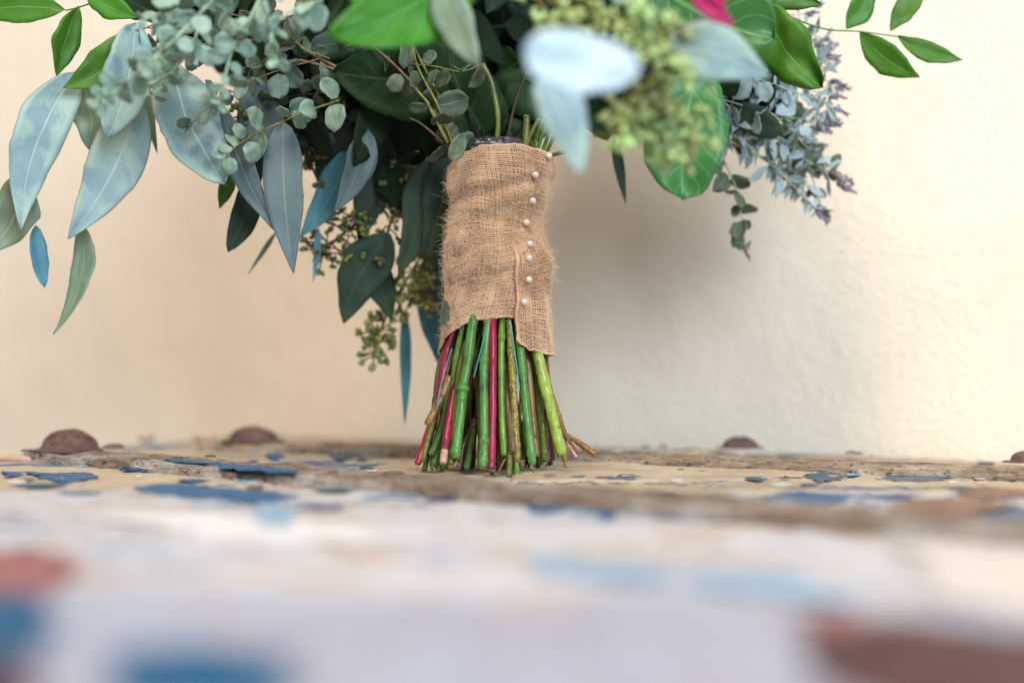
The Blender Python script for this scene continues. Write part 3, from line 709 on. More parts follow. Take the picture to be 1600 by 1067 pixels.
# --- stems below the wrap
def stem(px, w, mat, zt=0, zb=None, nodes=(), name='stem', tip=None, up=True, taper=.0, sides=12, label=None, split=None):
    "px: photo pixels top to bottom; zt/zb: depth offset from the bunch axis at top/bottom (m)"
    zb = zt * 1.7 if zb is None else zb
    pts = []
    n_ = len(px)
    for i, (x, y) in enumerate(px):
        f_ = i / (n_ - 1); pts.append(P(x, y, BZ + zt + (zb - zt) * f_))
    if up:  # carry on up inside the wrap
        d_ = (pts[0] - pts[1]).normalized(); c_ = P(776, 400, BZ)
        pts = [c_ + (pts[0] - c_) * .45] + pts
    L = sum((pts[i] - pts[i + 1]).length for i in range(len(pts) - 1))
    N = max(24, int(L / .0013)); cv = catmull(pts, N)
    rw = w / 2 * BZ / FPX; rad = []
    for i, p in enumerate(cv):
        r_ = rw * (1 + .05 * noise.noise(Vector((i * .15, w, px[0][0]))) + taper * (i / N - .5))
        for ny in nodes:
            d_ = (p - P(px[0][0], ny, BZ)).z; s_ = .0011
            r_ += rw * .30 * math.exp(-(d_ / s_) ** 2)
        rad.append(r_)
    rj = random.Random(int(px[0][0] * 7 + w * 3))
    for _ in range(3):   # leaf scars and knuckles
        q_ = rj.uniform(.25, .95) * N; a_ = rj.uniform(.05, .16)
        for i in range(len(rad)): rad[i] += rw * a_ * math.exp(-((i - q_) / 1.3) ** 2)
    rad[-1] *= .86
    V, F = tube_data(cv, rad, sides)
    V = [v + Vector((noise.noise(v * 300), noise.noise(v * 300 + Vector((5, 5, 5))), 0)) * rw * .11 for v in V]
    o = obj(name, V, F, [mat, M['cut'], tip or mat], bq)
    o.data.polygons[len(F) - 1].material_index = 1; o.data.polygons[len(F) - 1].use_smooth = False
    if tip:
        for k, f in enumerate(F[:-2]):
            if k // sides > N * .84: o.data.polygons[k].material_index = 2
    if label: o['label'] = label
    return o
stem([(704, 528), (685, 622), (668, 680), (652, 726)], 11, M['s_crim'], -.008, -.020, label='crimson stem, leftmost of the bunch')
stem([(712, 522), (697, 595), (690, 640)], 8, M['s_green'], -.002, 0)
stem([(724, 512), (707, 600), (690, 670), (674, 711)], 11, M['s_green'], -.012, -.02, nodes=(560,))
stem([(678, 655), (668, 690), (660, 720)], 8, M['s_olive'], -.016, -.02, up=False)
stem([(702, 588), (694, 612), (682, 636), (667, 664)], 12, M['s_amber'], -.020, -.026, up=False, label='short brown side shoot cut off at the left')
stem([(698, 640), (690, 680), (677, 728)], 10, M['s_teal'], -.008, -.02, up=False)
stem([(740, 500), (732, 560), (724, 606), (718, 660), (711, 716)], 15, M['s_teal'], -.020, -.036, nodes=(606, 607, 700), label='thick green jointed stem with a swollen node')
stem([(711, 606), (702, 660), (692, 724)], 11.5, M['s_pink'], -.018, -.038, up=False, tip=M['s_peach'], label='magenta stem with a peeled pale end')
stem([(748, 508), (742, 560), (734, 610)], 7.5, M['s_pink'], -.006, -.01)
stem([(764, 498), (757, 561), (756, 620), (757, 685), (755, 732)], 13.5, M['s_teal'], -.022, -.040, nodes=(563, 684), label='green stem with two nodes at the middle')
stem([(770, 510), (770, 600), (769, 680), (768, 733)], 12, M['s_pink'], -.024, -.040, label='bright magenta stem at the middle')
stem([(744, 560), (748, 640), (750, 700), (749, 728)], 7, M['s_olive'], -.012, -.022)
stem([(784, 497), (783, 560), (784, 637), (788, 712)], 10, M['s_fresh'], -.020, -.034, nodes=(528,), label='fresh grass green stem')
stem([(776, 497), (777, 545), (778, 640), (778, 735)], 6, M['s_plum'], -.006, -.010)
stem([(794, 497), (799, 560), (802, 606), (808, 722)], 11, M['s_speck'], -.018, -.034, nodes=(690,), label='yellow speckled brown stem')
stem([(790, 590), (795, 640), (801, 706)], 12, M['s_brown'], -.020, -.036)
stem([(806, 500), (813, 545), (820, 619), (832, 726)], 13, M['s_teal'], -.016, -.030, nodes=(617, 702))
stem([(831, 520), (839, 550), (858, 630), (878, 712)], 17, M['s_lime'], -.014, -.020, label='thick pale lime stem on the right')
stem([(828, 540), (838, 595), (846, 650), (853, 722)], 14, M['s_olive'], -.006, -.012)
stem([(822, 560), (830, 627), (838, 714)], 11, M['s_amber'], -.010, -.018)
stem([(774, 560), (786, 640), (797, 700)], 8, M['s_brown'], -.018, -.03)
stem([(722, 560), (712, 640), (704, 727)], 9, M['s_olive'], -.018, -.034)
stem([(690, 560), (678, 640), (664, 722)], 8, M['s_brown'], -.006, -.016)
stem([(848, 540), (857, 600), (870, 640), (883, 680), (900, 708)], 9, M['s_amber'], .002, .006, nodes=(650,), label='amber twig splaying out at the far right')
stem([(884, 678), (905, 692), (930, 710)], 9, M['s_amber'], .006, .004, up=False, taper=.6)
stem([(884, 690), (892, 702), (901, 714)], 5, M['s_peach'], .004, .0, up=False)
stem([(741, 670), (735, 700), (729, 733)], 9, M['s_green'], -.012, -.024, up=False)
stem([(742, 655), (733, 680), (723, 700), (720, 735)], 10, M['s_brown'], -.004, -.012, up=False)
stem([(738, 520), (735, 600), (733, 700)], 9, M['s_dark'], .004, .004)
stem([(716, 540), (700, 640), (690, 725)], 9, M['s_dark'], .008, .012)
stem([(795, 640), (797, 700), (795, 744)], 9, M['s_olive'], -.022, -.040, up=False)
stem([(806, 700), (808, 745)], 8, M['s_green'], -.030, -.038, up=False)
stem([(877, 704), (882, 716), (884, 731)], 6, M['s_amber'], -.020, -.022, up=False, taper=-.6)
stem([(790, 715), (780, 735), (776, 742)], 3, M['s_amber'], -.034, -.040, up=False)
rq = random.Random(9)
for i in range(20):
    f_ = rq.uniform(-1, 1); x0 = 776 + f_ * 62; x1 = 770 + f_ * 104 + rq.uniform(-6, 6); zo = rq.uniform(-.012, .0)
    y1 = 575 + (HC * FPX) / (BZ + zo * 1.8) - rq.uniform(0, 22)
    stem([(x0, 503 + 34 * f_ * f_), ((x0 + x1) / 2 + rq.uniform(-7, 7), 610), ((x0 + 3 * x1) / 4 + rq.uniform(-4, 4), 670), (x1, y1)], rq.uniform(5, 9), M[rq.choice(['s_olive', 's_brown', 's_green', 's_dark', 's_plum', 's_amber', 's_olive', 's_brown'])], zo, zo * 1.9, nodes=(rq.uniform(560, 620), rq.uniform(640, 700)), sides=9)
rs = random.Random(3)
for i in range(34):  # inner stems, mostly near-black so the gaps' shade is painted in
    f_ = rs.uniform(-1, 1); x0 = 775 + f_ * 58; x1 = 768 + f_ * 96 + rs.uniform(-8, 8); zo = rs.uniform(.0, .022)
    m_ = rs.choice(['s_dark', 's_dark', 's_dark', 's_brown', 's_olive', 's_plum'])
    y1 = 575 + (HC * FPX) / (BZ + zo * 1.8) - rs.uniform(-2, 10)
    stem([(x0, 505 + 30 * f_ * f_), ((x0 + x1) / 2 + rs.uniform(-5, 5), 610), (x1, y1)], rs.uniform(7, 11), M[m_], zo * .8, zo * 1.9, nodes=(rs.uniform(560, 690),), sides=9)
for pts_ in ([(762, 506), (752, 545), (740, 590)], [(797, 500), (805, 555), (812, 612)], [(706, 545), (690, 598), (682, 640)]):
    stem(pts_, 1.8, M['cyan'], -.026, -.028, up=False, name='binding_thread', sides=6)
# droplets at the wet ends
bm = bmesh.new(); bmesh.ops.create_icosphere(bm, subdivisions=2, radius=1); dm = bpy.data.meshes.new('water_drop'); bm.to_mesh(dm); bm.free()
dm.polygons.foreach_set('use_smooth', [True] * len(dm.polygons))
t = NT('water'); t.set(**{'Base Color': (.95, .95, .9), 'Roughness': .02, 'Transmission Weight': 1.0, 'IOR': 1.33}); dm.materials.append(t.m)
for (x, y, r_, dz) in ((852, 724, 4.5, -.014), (655, 724, 4, -.014), (832, 729, 3, -.032), (716, 728, 3.5, -.03), (769, 737, 5, -.032), (676, 730, 4, -.02), (806, 740, 3.5, -.036)):
    o = bpy.data.objects.new('water_drop', dm); COL.objects.link(o); o.parent = bq; o.location = P(x, y, BZ + dz) - Vector(bq['_w']); o.scale = (px2m(r_, .75),) * 2 + (px2m(r_ * 1.3, .75),)

# --- foliage
def prof(kind, v):
    if kind == 'euc': return (math.sin(math.pi * min(1, v ** .72)) ** .85) * (1 - .12 * v)
    if kind == 'round': return max(0, 1 - abs(2 * v - 1) ** 2.3) ** .5
    if kind == 'oval': return (math.sin(math.pi * v ** .85)) ** .62
    if kind == 'broad': return max(0, math.sin(math.pi * min(1, v ** .62))) ** .62 * (1 - .1 * v)
    if kind == 'rus': return math.sin(math.pi * v ** .92) ** .95
    return math.sin(math.pi * v)
def leaf_world(b, t_, w, kind='euc', bend=0., bow=0., roll=0., fold=12., wave=.0, nu=6, nv=14, twist=0., seed=0, tn=None):
    ax = t_ - b; L = ax.length; axn = ax.normalized()
    vd = ((b + t_) / 2 - CL).normalized()
    side = axn.cross(vd); side = side.normalized() if side.length > .05 else axn.orthogonal().normalized()
    nrm = side.cross(axn).normalized()   # towards the camera side
    if nrm.dot(vd) > 0: nrm = -nrm
    V = []; U = []
    for j in range(nv + 1):
        v = j / nv; wv = prof(kind, v) * w / 2
        rl = R(roll + twist * (v - .5)); s_ = side * math.cos(rl) + nrm * math.sin(rl); n_ = nrm * math.cos(rl) - side * math.sin(rl)
        c_ = b + ax * v + side * bend * 4 * v * (1 - v) + nrm * bow * 4 * v * (1 - v)
        for i in range(nu + 1):
            u = i / nu * 2 - 1
            z = abs(u) * wv * math.tan(R(fold)) + wave * noise.noise(Vector((v * 4.5 + seed, u * 1.1, seed * 1.7))) * w
            wj = wv * (1 + .16 * noise.noise(Vector((v * 5, (1 if u > 0 else -1) * 2.3 + seed, 1.))) + .05 * noise.noise(Vector((v * 19, u * 2 + seed, 7.))))
            V.append(c_ + s_ * (u * wj) + n_ * z); U.append(((u + 1) / 2, v))
    F = []
    for j in range(nv):
        for i in range(nu):
            q = j * (nu + 1) + i; F.append((q, q + 1, q + nu + 2, q + nu + 1))
    return V, F, U
lc = 0
def leaf(name, mat, b, t_, w, Z, Zt=None, kind='euc', bend=0, bow=0., roll=0., fold=12., wave=.09, parent=None, label=None, thick=.00035, petiole=0, **k):
    global lc; lc += 1
    Zt = Z if Zt is None else Zt; Zm = (Z + Zt) / 2
    wt = px2m(w, Zm) / max(.35, math.cos(R(roll)))
    V, F, U = leaf_world(P(*b, Z), P(*t_, Zt), wt, kind, px2m(bend, Zm), bow, roll, fold, wave, seed=lc * .37, **k)
    o = obj(name, V, F, M[mat] if isinstance(mat, str) else mat, parent or bq, uv=U)
    m_ = o.modifiers.new('thickness', 'SOLIDIFY'); m_.thickness = thick; m_.offset = 0
    if label: o['label'] = label
    if petiole:
        bb = P(*b, Z); d_ = (bb - P(*t_, Zt)).normalized()
        pts = catmull([bb - d_ * .003, bb + d_ * px2m(petiole * .5, Z), bb + d_ * px2m(petiole, Z) + Vector((0.002, .004, .002))], 6)
        v2, f2 = tube_data(pts, [.0007] * 7, 5); obj('leaf_stalk', v2, f2, M['twig'], o)
    return o
EL = 'eucalyptus_leaf'
# pale and slate long leaves, left side
leaf(EL, 'euc', (122, 112), (33, 360), 84, .735, .72, bend=-22, roll=-8, fold=6, wave=.10, nu=8, nv=22, twist=25, label='broad pale blue leaf hanging at the far left')
leaf(EL, 'euc', (215, 150), (106, 374), 90, .745, .735, bend=16, roll=10, fold=8, wave=.08, nu=8, nv=22, twist=-20, label='broad pale blue leaf with a worn green margin')
leaf(EL, 'euc', (212, 36), (168, 216), 76, .725, .72, bend=8, roll=-10, fold=10, wave=.07, nu=8, nv=20, kind='oval')
leaf(EL, 'eucgreen', (128, 120), (140, 235), 62, .75, .75, bend=8, roll=30, fold=10)
leaf(EL, 'eucgreen', (36, 275), (-28, 400), 72, .735, .735, bend=16, roll=12, fold=12, nv=18, petiole=14)
leaf(EL, 'eucteal', (56, 352), (70, 450), 26, .75, .75, bend=-2, roll=-15, kind='oval', label='small narrow blue leaf')
leaf(EL, 'eucgreen', (128, 350), (84, 522), 34, .76, .75, bend=20, roll=35, fold=8, twist=50, nv=22)
leaf(EL, 'eucgreen', (232, 135), (246, 240), 17, .76, .76, bend=-3, roll=20)
leaf(EL, 'euc', (262, 95), (352, 288), 98, .742, .73, bend=-10, roll=-15, fold=9, wave=.12, nu=8, nv=22, twist=30, kind='oval', label='blotchy pale leaf with a torn brown tip')
leaf(EL, 'eucblue', (345, 165), (433, 364), 46, .748, .74, bend=-8, roll=18, fold=10, nv=20, nu=8)
leaf(EL, 'eucblue', (443, 190), (459, 428), 64, .742, .738, bend=-6, roll=4, fold=8, wave=.06, nu=8, nv=22, label='long slate blue leaf with a pale midrib')
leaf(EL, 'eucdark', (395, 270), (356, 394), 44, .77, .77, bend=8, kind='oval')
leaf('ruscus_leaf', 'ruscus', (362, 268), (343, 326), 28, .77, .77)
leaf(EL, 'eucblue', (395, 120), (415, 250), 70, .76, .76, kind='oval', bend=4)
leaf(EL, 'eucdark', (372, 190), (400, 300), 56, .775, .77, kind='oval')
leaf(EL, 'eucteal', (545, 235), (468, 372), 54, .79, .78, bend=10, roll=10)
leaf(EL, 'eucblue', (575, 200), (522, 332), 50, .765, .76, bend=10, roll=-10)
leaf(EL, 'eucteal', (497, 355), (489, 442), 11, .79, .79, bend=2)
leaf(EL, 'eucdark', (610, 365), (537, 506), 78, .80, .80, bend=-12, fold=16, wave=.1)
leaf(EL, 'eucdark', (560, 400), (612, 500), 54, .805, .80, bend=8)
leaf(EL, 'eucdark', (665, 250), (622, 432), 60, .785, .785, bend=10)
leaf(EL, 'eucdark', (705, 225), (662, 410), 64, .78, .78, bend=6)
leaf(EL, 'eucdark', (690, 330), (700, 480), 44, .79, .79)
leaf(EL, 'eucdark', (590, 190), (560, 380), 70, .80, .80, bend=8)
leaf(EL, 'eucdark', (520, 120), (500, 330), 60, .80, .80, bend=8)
leaf(EL, 'eucteal', (670, 396), (688, 574), 46, .83, .82, bend=-6, roll=0, fold=14, label='vivid teal leaf hanging behind the wrap')
leaf(EL, 'eucteal', (700, 395), (690, 560), 30, .835, .83, bend=4)
leaf(EL, 'eucteal', (632, 485), (632, 664), 19, .83, .82, bend=2, label='narrow teal leaf hanging lowest')
leaf(EL, 'eucgreen', (432, 362), (388, 428), 8, .80, .80)
leaf(EL, 'eucdark', (960, 215), (978, 320), 18, .80, .80)
leaf(EL, 'dollardark', (706, 252), (724, 208), 26, .722, .722, kind='oval')
leaf('small_leaf', 'dollardark', (694, 508), (695, 468), 15, .735, .735, kind='oval', roll=50)
# ruscus, top left
RL = 'ruscus_leaf'
leaf(RL, 'ruscus', (102, 16), (-42, 22), 54, .74, .74, kind='rus', bend=-8, roll=15, fold=10, wave=.06, nv=18)
leaf(RL, 'ruscus', (123, 10), (89, 120), 42, .74, .74, kind='rus', bend=-4, roll=-20)
leaf(RL, 'ruscus', (130, -15), (216, 28), 40, .735, .735, kind='rus', bend=-4)
leaf(RL, 'ruscus', (202, 44), (98, 138), 56, .73, .725, kind='rus', bend=18, roll=10, nv=18)
leaf(RL, 'salal', (180, -10), (262, 30), 46, .76, .76, kind='oval')
def twig(pts, w, mat, Z, parent=None, name='twig', Zt=None, n_=24, sides=6):
    Zt = Z if Zt is None else Zt; m_ = len(pts) - 1
    cv = catmull([P(x, y, Z + (Zt - Z) * i / m_) for i, (x, y) in enumerate(pts)], n_)
    r_ = px2m(w / 2, (Z + Zt) / 2)
    V, F = tube_data(cv, [r_ * (1 - .35 * i / n_) * (1 + .15 * noise.noise(Vector((i * .8, w, Z * 50)))) for i in range(n_ + 1)], sides)
    return obj(name, V, F, M[mat] if isinstance(mat, str) else mat, parent or bq)
twig([(230, -20), (160, 0), (123, 12), (102, 17)], 3.2, 'ruscus', .74)
twig([(300, 20), (250, 25), (212, 38), (195, 42)], 2.5, 'twig', .745)
twig([(300, 60), (240, 45), (205, 45)], 3, 'twig', .75); twig([(300, 40), (240, 40), (212, 55)], 2.5, 'twigdark', .75)
twig([(60, 262), (45, 268), (36, 276)], 2.5, 'twig', .735)
# ruscus, right
leaf(RL, 'ruscus', (1322, 46), (1368, -22), 40, .78, .78, kind='rus', roll=15)
leaf(RL, 'ruscus', (1391, 49), (1452, -25), 36, .78, .78, kind='rus', bend=4, roll=-10)
leaf(RL, 'ruscus', (1343, 50), (1437, 121), 46, .775, .77, kind='rus', bend=-8, roll=10, nv=18)
leaf(RL, 'ruscus', (1402, 56), (1505, 94), 30, .775, .77, kind='rus', bend=-8, roll=-15, nv=18)
twig([(1240, 30), (1290, 46), (1345, 50), (1404, 58)], 3, 'ruscus', .78, name='ruscus_twig')
# broad green leaves
leaf('broad_leaf', 'bright', (730, -60), (512, 58), 140, .63, .60, kind='broad', bend=18, roll=5, wave=.12, fold=6, nv=20, nu=8, label='bright green out of focus leaf over the handle')
leaf('broad_leaf', 'bright', (560, -40), (706, 62), 90, .635, .62, kind='broad', bend=-12, roll=-8, wave=.1)
leaf(EL, 'eucgreen', (690, -30), (752, 108), 66, .62, .60, bend=-6, roll=20, label='grey green blurred leaf pointing at the handle')
leaf('broad_leaf', 'green', (990, -50), (1210, 62), 200, .715, .70, kind='oval', bend=-14, roll=-6, fold=8, wave=.06, nu=10, nv=24, label='large glossy green leaf with fine veins at upper right')
leaf('broad_leaf', 'ruscus', (1190, 10), (1282, 138), 84, .725, .72, kind='oval', bend=-8, roll=14, wave=.2, nv=20, nu=8)
leaf('broad_leaf', 'green', (1090, 110), (1066, 312), 126, .695, .69, kind='round', bend=-8, fold=6, wave=.10, nv=20, nu=8, label='rounded green leaf hanging right of the handle')
leaf('broad_leaf', 'ruscus', (1160, -20), (1285, 8), 40, .73, .73, kind='rus')
leaf('broad_leaf', 'salal', (705, 118), (520, 112), 138, .755, .75, kind='broad', bend=8, fold=10, wave=.05, nu=10, nv=24, label='round dark green leaf in the shaded heart')
leaf('broad_leaf', 'salal', (760, 212), (690, 60), 120, .768, .76, kind='broad', bend=6)
leaf('broad_leaf', 'salal', (790, 215), (850, 90), 130, .775, .77, kind='broad', bend=6)
leaf('broad_leaf', 'salal', (800, 110), (915, 190), 120, .77, .77, kind='broad', bend=6)
leaf('broad_leaf', 'salal', (640, 30), (760, 120), 120, .785, .78, kind='broad')
leaf('broad_leaf', 'salal', (900, 60), (950, 220), 120, .785, .78, kind='broad')
leaf('broad_leaf', 'salal', (1000, 60), (1020, 225), 120, .79, .78, kind='broad')
leaf('broad_leaf', 'salal', (1080, 60), (1150, 150), 100, .77, .77, kind='broad')
# frosted blurred leaves up front
leaf('frosted_leaf', 'white', (818, 78), (1002, 108), 96, .49, .49, kind='oval', bend=-8, roll=-32, fold=5, wave=.18, nu=8, nv=20, label='white frosted leaf out of focus above the handle')
leaf('frosted_leaf', 'euc', (850, 120), (908, 276), 76, .55, .54, bend=6, roll=-22, fold=12, wave=.05, nv=18, label='pale blurred leaf pointing down beside the wrap')
leaf(EL, 'eucgreen', (846, 120), (880, 205), 60, .56, .56, bend=0, roll=20)
leaf('frosted_leaf', 'euc', (1035, 72), (1205, 122), 92, .60, .595, bend=10, roll=-20, fold=8, nv=18, label='grey blue blurred leaf in front of the green leaf')
leaf('frosted_leaf', 'euc', (950, -20), (990, 12), 26, .6, .6)
leaf('magenta_petal', 'petal', (1075, -30), (1148, 42), 34, .58, .57, bend=-5, kind='rus', label='magenta petal tip')
leaf('magenta_petal', 'petal', (1100, -40), (1130, 20), 30, .585, .58, bend=4, kind='rus')

# sprigs of small round leaves
def sprig(pts, Z, Zt, ls, mat, tw, tmat='twig', step=22, name='eucalyptus_sprig', seed=1, kind='round', pair=True, wob=.5, wf=.8):
    r_ = random.Random(seed); m_ = len(pts) - 1
    sp = twig(pts, tw, tmat, Z, name=name, Zt=Zt)
    cv = catmull([P(x, y, Z + (Zt - Z) * i / m_) for i, (x, y) in enumerate(pts)], 60)
    L = sum((cv[i] - cv[i + 1]).length for i in range(60)); Zm = (Z + Zt) / 2; n_ = max(2, int(L / px2m(step * .85, Zm)))
    for k in range(n_ + 1):
        f_ = k / n_; c_ = cv[min(59, int(f_ * 59))]; tdir = (cv[min(60, int(f_ * 59) + 1)] - c_).normalized()
        for s_ in ((-1, 1) if pair else (r_.choice((-1, 1)),)):
            vd = (c_ - CL).normalized(); sd = tdir.cross(vd).normalized()
            if r_.random() < .05: continue
            ph = r_.gauss(0, .45) + (1.25 if k % 2 else .15)
            d_ = ((sd * math.cos(ph) + vd * math.sin(ph)) * s_ + tdir * r_.uniform(-.3, 1.1) + Vector((r_.gauss(0, .2), r_.gauss(0, .2), r_.gauss(-.15, .25)))).normalized()
            ln = px2m(ls, Zm) * r_.uniform(.75, 1.45) * (1 - .45 * f_ ** 2)
            b = c_ + d_ * ln * .12; V, F, U = leaf_world(b, b + d_ * ln, ln * r_.uniform(.85, 1.1) * wf, kind, 0, r_.uniform(-.2, .2) * ln, r_.uniform(-65, 65), r_.uniform(4, 28), .12, nu=4, nv=8, seed=r_.random() * 50)
            o = obj('leaf', V, F, M[mat], sp, uv=U); md = o.modifiers.new('thickness', 'SOLIDIFY'); md.thickness = .0003; md.offset = 0
    return sp
sprig([(345, -15), (290, 45), (230, 100), (185, 140), (148, 158)], .655, .64, 34, 'dollar', 7, 'twigmint', 24, seed=1)
sprig([(310, 40), (298, 80), (255, 120), (225, 135)], .68, .67, 30, 'dollar', 6, 'twigmint', 22, seed=2)
sprig([(415, -20), (385, 40), (362, 80), (350, 130), (342, 165)], .66, .65, 34, 'dollar', 6, 'twigmint', 24, seed=3)
sprig([(505, 0), (455, 18), (425, 50), (432, 95)], .65, .64, 36, 'dollar', 6, 'twigmint', 26, seed=4)
sprig([(300, -20), (255, 20), (225, 30)], .66, .65, 34, 'dollar', 6, 'twigmint', 24, seed=5)
sprig([(250, 20), (262, 60), (245, 95)], .68, .67, 30, 'dollar', 5, 'twigmint', 22, seed=15)
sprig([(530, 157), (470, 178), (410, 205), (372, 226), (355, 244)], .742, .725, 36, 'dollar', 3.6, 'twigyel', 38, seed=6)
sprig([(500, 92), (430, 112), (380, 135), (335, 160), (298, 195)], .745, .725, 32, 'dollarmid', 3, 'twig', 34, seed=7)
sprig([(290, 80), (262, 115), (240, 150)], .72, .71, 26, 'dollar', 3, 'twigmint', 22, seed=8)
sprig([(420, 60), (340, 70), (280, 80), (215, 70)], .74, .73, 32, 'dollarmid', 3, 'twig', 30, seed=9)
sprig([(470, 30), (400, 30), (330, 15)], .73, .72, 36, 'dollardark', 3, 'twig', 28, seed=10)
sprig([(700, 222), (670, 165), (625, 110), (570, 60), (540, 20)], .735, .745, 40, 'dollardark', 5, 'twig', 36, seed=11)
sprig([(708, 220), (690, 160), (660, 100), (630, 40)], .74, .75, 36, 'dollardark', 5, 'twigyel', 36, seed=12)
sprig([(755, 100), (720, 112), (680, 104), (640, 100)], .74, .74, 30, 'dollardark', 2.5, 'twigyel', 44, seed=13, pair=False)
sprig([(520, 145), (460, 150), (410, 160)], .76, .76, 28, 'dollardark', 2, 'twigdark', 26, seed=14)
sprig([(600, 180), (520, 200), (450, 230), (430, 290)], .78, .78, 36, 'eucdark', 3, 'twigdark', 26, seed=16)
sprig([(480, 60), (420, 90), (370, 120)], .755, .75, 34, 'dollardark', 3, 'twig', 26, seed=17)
for (a, w_, m_, z) in (([(700, 224), (672, 170), (668, 160), (640, 130)], 5, 'twigyel', .73), ([(706, 222), (684, 165), (655, 110), (640, 60)], 4.5, 'twigyel', .735), ([(696, 226), (660, 195), (640, 185)], 4, 'twig', .74),
                       ([(525, 105), (480, 80), (455, 60)], 5, 'twig', .745), ([(522, 108), (470, 95), (440, 98)], 5, 'twig', .745), ([(515, 92), (470, 75)], 2.5, 'twigyel', .742)):
    twig(a, w_, m_, z, name='twig')
# short green stems leaving the top of the wrap
stem([(754, 100), (768, 130), (778, 180), (777, 222)], 7.5, M['s_olive'], -.014, -.014, up=False, name='leaf_stem')
stem([(823, 180), (822, 215), (820, 250)], 10, M['s_olive'], -.018, -.018, up=False, name='leaf_stem')
stem([(842, 186), (832, 205), (823, 225)], 6, M['s_olive'], -.018, -.018, up=False, name='leaf_stem')
for i, (a, m_) in enumerate((([(856, 190), (846, 214), (838, 240)], 's_teal'), ([(866, 192), (856, 214), (846, 242)], 's_green'), ([(872, 205), (862, 222), (852, 244)], 's_green'), ([(884, 238), (872, 240), (860, 244)], 's_green'), ([(848, 188), (838, 214), (832, 240)], 's_green'))):
    stem(a, 6, M[m_], -.012 - .002 * i, -.012, up=False, name='leaf_stem')
pts = catmull([P(730, 242, .745), P(745, 231, .738), P(768, 226, .736), P(790, 230, .738), P(805, 240, .745)], 30)
V, F = tube_data(pts, [.0042 + .0012 * noise.noise(Vector((i * .6, 0, 0))) for i in range(31)], 14); V = [v + Vector((noise.noise(v * 260), 0, noise.noise(v * 260 + Vector((9, 0, 0))))) * .0018 for v in V]
obj('black_stem_tape', V, F, M['tape'], bq)
V = []; F = []
for j in range(12):
    for k in range(24):
        a = 2 * math.pi * k / 24; p = P(780, 248 - j * 2.5, BZ); r_ = .0215 - .0004 * j; V.append(p + Vector((math.sin(a) * r_, -math.cos(a) * r_ * .9, 0)))
for j in range(11):
    for k in range(24): F.append((j * 24 + k, j * 24 + (k + 1) % 24, (j + 1) * 24 + (k + 1) % 24, (j + 1) * 24 + k))
F.append(tuple(11 * 24 + k for k in range(24)))
obj('inner_tape', V, F, M['tape'], bq)

# seeds
bm = bmesh.new(); bmesh.ops.create_icosphere(bm, subdivisions=2, radius=1)
for v in bm.verts:
    z = v.co.z; v.co.x *= (1 - .18 * z); v.co.y *= (1 - .18 * z); v.co.z = z * 1.15 + (.35 if z > .9 else 0)
seedV = [v.co.copy() for v in bm.verts]; seedF = [tuple(v.index for v in f.verts) for f in bm.faces]; bm.free()
def seed_mesh(name, mat):
    me = bpy.data.meshes.new(name); me.from_pydata([tuple(v) for v in seedV], [], seedF); me.polygons.foreach_set('use_smooth', [True] * len(me.polygons)); me.materials.append(mat); return me
SM = {'seed': seed_mesh('seed', M['seed'])}
def seed_cluster(pts, Z, Zt, n_, spread, size, mat, seed, single=True, tmat='twigyel'):
    r_ = random.Random(seed); m_ = len(pts) - 1
    cv = catmull([P(x, y, Z + (Zt - Z) * i / m_) for i, (x, y) in enumerate(pts)], 60); Zm = (Z + Zt) / 2
    parts = []; pos = []
    parts.append(tube_data(cv[::3], [px2m(2.2, Zm)] * len(cv[::3]), 5))
    k = 0
    while k < n_:
        c_ = cv[r_.randrange(0, 60)]; d_ = Vector((r_.gauss(0, 1), r_.gauss(0, 1), r_.gauss(0, 1) * .8)).normalized() * px2m(spread, Zm) * r_.uniform(.35, 1)
        hub = c_ + d_; parts.append(tube_data([c_, c_.lerp(hub, .55) + Vector((0, 0, .001)), hub], [px2m(1.3, Zm)] * 3, 4))
        for q in range(r_.randint(3, 6)):
            dd = (d_.normalized() + Vector((r_.gauss(0, .8), r_.gauss(0, .8), r_.gauss(0, .8)))).normalized()
            s_ = px2m(size / 2, Zm) * r_.uniform(.75, 1.15); p = hub + dd * s_ * 2.0
            parts.append(tube_data([hub, p], [px2m(1., Zm)] * 2, 4)); pos.append((p, dd, s_)); k += 1
    if single:
        V, F = merge(parts); o = obj('seed_cluster', V, F, M[tmat], bq)
        for p, dd, s_ in pos:
            c = bpy.data.objects.new('seed', SM['seed']); COL.objects.link(c); c.parent = o; c.location = p - Vector(o['_w'])
            c.rotation_euler = dd.to_track_quat('Z', 'Y').to_euler(); c.scale = (s_,) * 3
    else:
        nt = len(parts)
        for p, dd, s_ in pos:
            q = dd.to_track_quat('Z', 'Y').to_matrix(); parts.append(([p + q @ (v * s_) for v in seedV], seedF))
        V, F = merge(parts); o = obj('seed_cluster', V, F, [M[tmat], M[mat]], bq); o['kind'] = 'stuff'
        nf = sum(len(f) for _, f in parts[:nt]); 
        o.data.polygons.foreach_set('material_index', [0 if i < nf else 1 for i in range(len(o.data.polygons))])
    return o
a = seed_cluster([(830, -15), (860, 25), (900, 40), (960, 45)], .60, .60, 71, 40, 13, 'seed', 1); a['label'] = 'lime green seed cluster above the white leaf'
a = seed_cluster([(1000, 20), (1025, 55), (1040, 90), (1010, 130)], .56, .56, 69, 40, 13, 'seed', 2)
seed_cluster([(1000, 110), (980, 150), (965, 190), (950, 215)], .58, .58, 50, 36, 13, 'seed', 3)
seed_cluster([(1030, 130), (1060, 170), (1080, 220), (1085, 250)], .585, .58, 50, 42, 12, 'seed', 4)
seed_cluster([(980, 180), (1010, 215), (1040, 245)], .59, .59, 28, 36, 12, 'seed', 5)
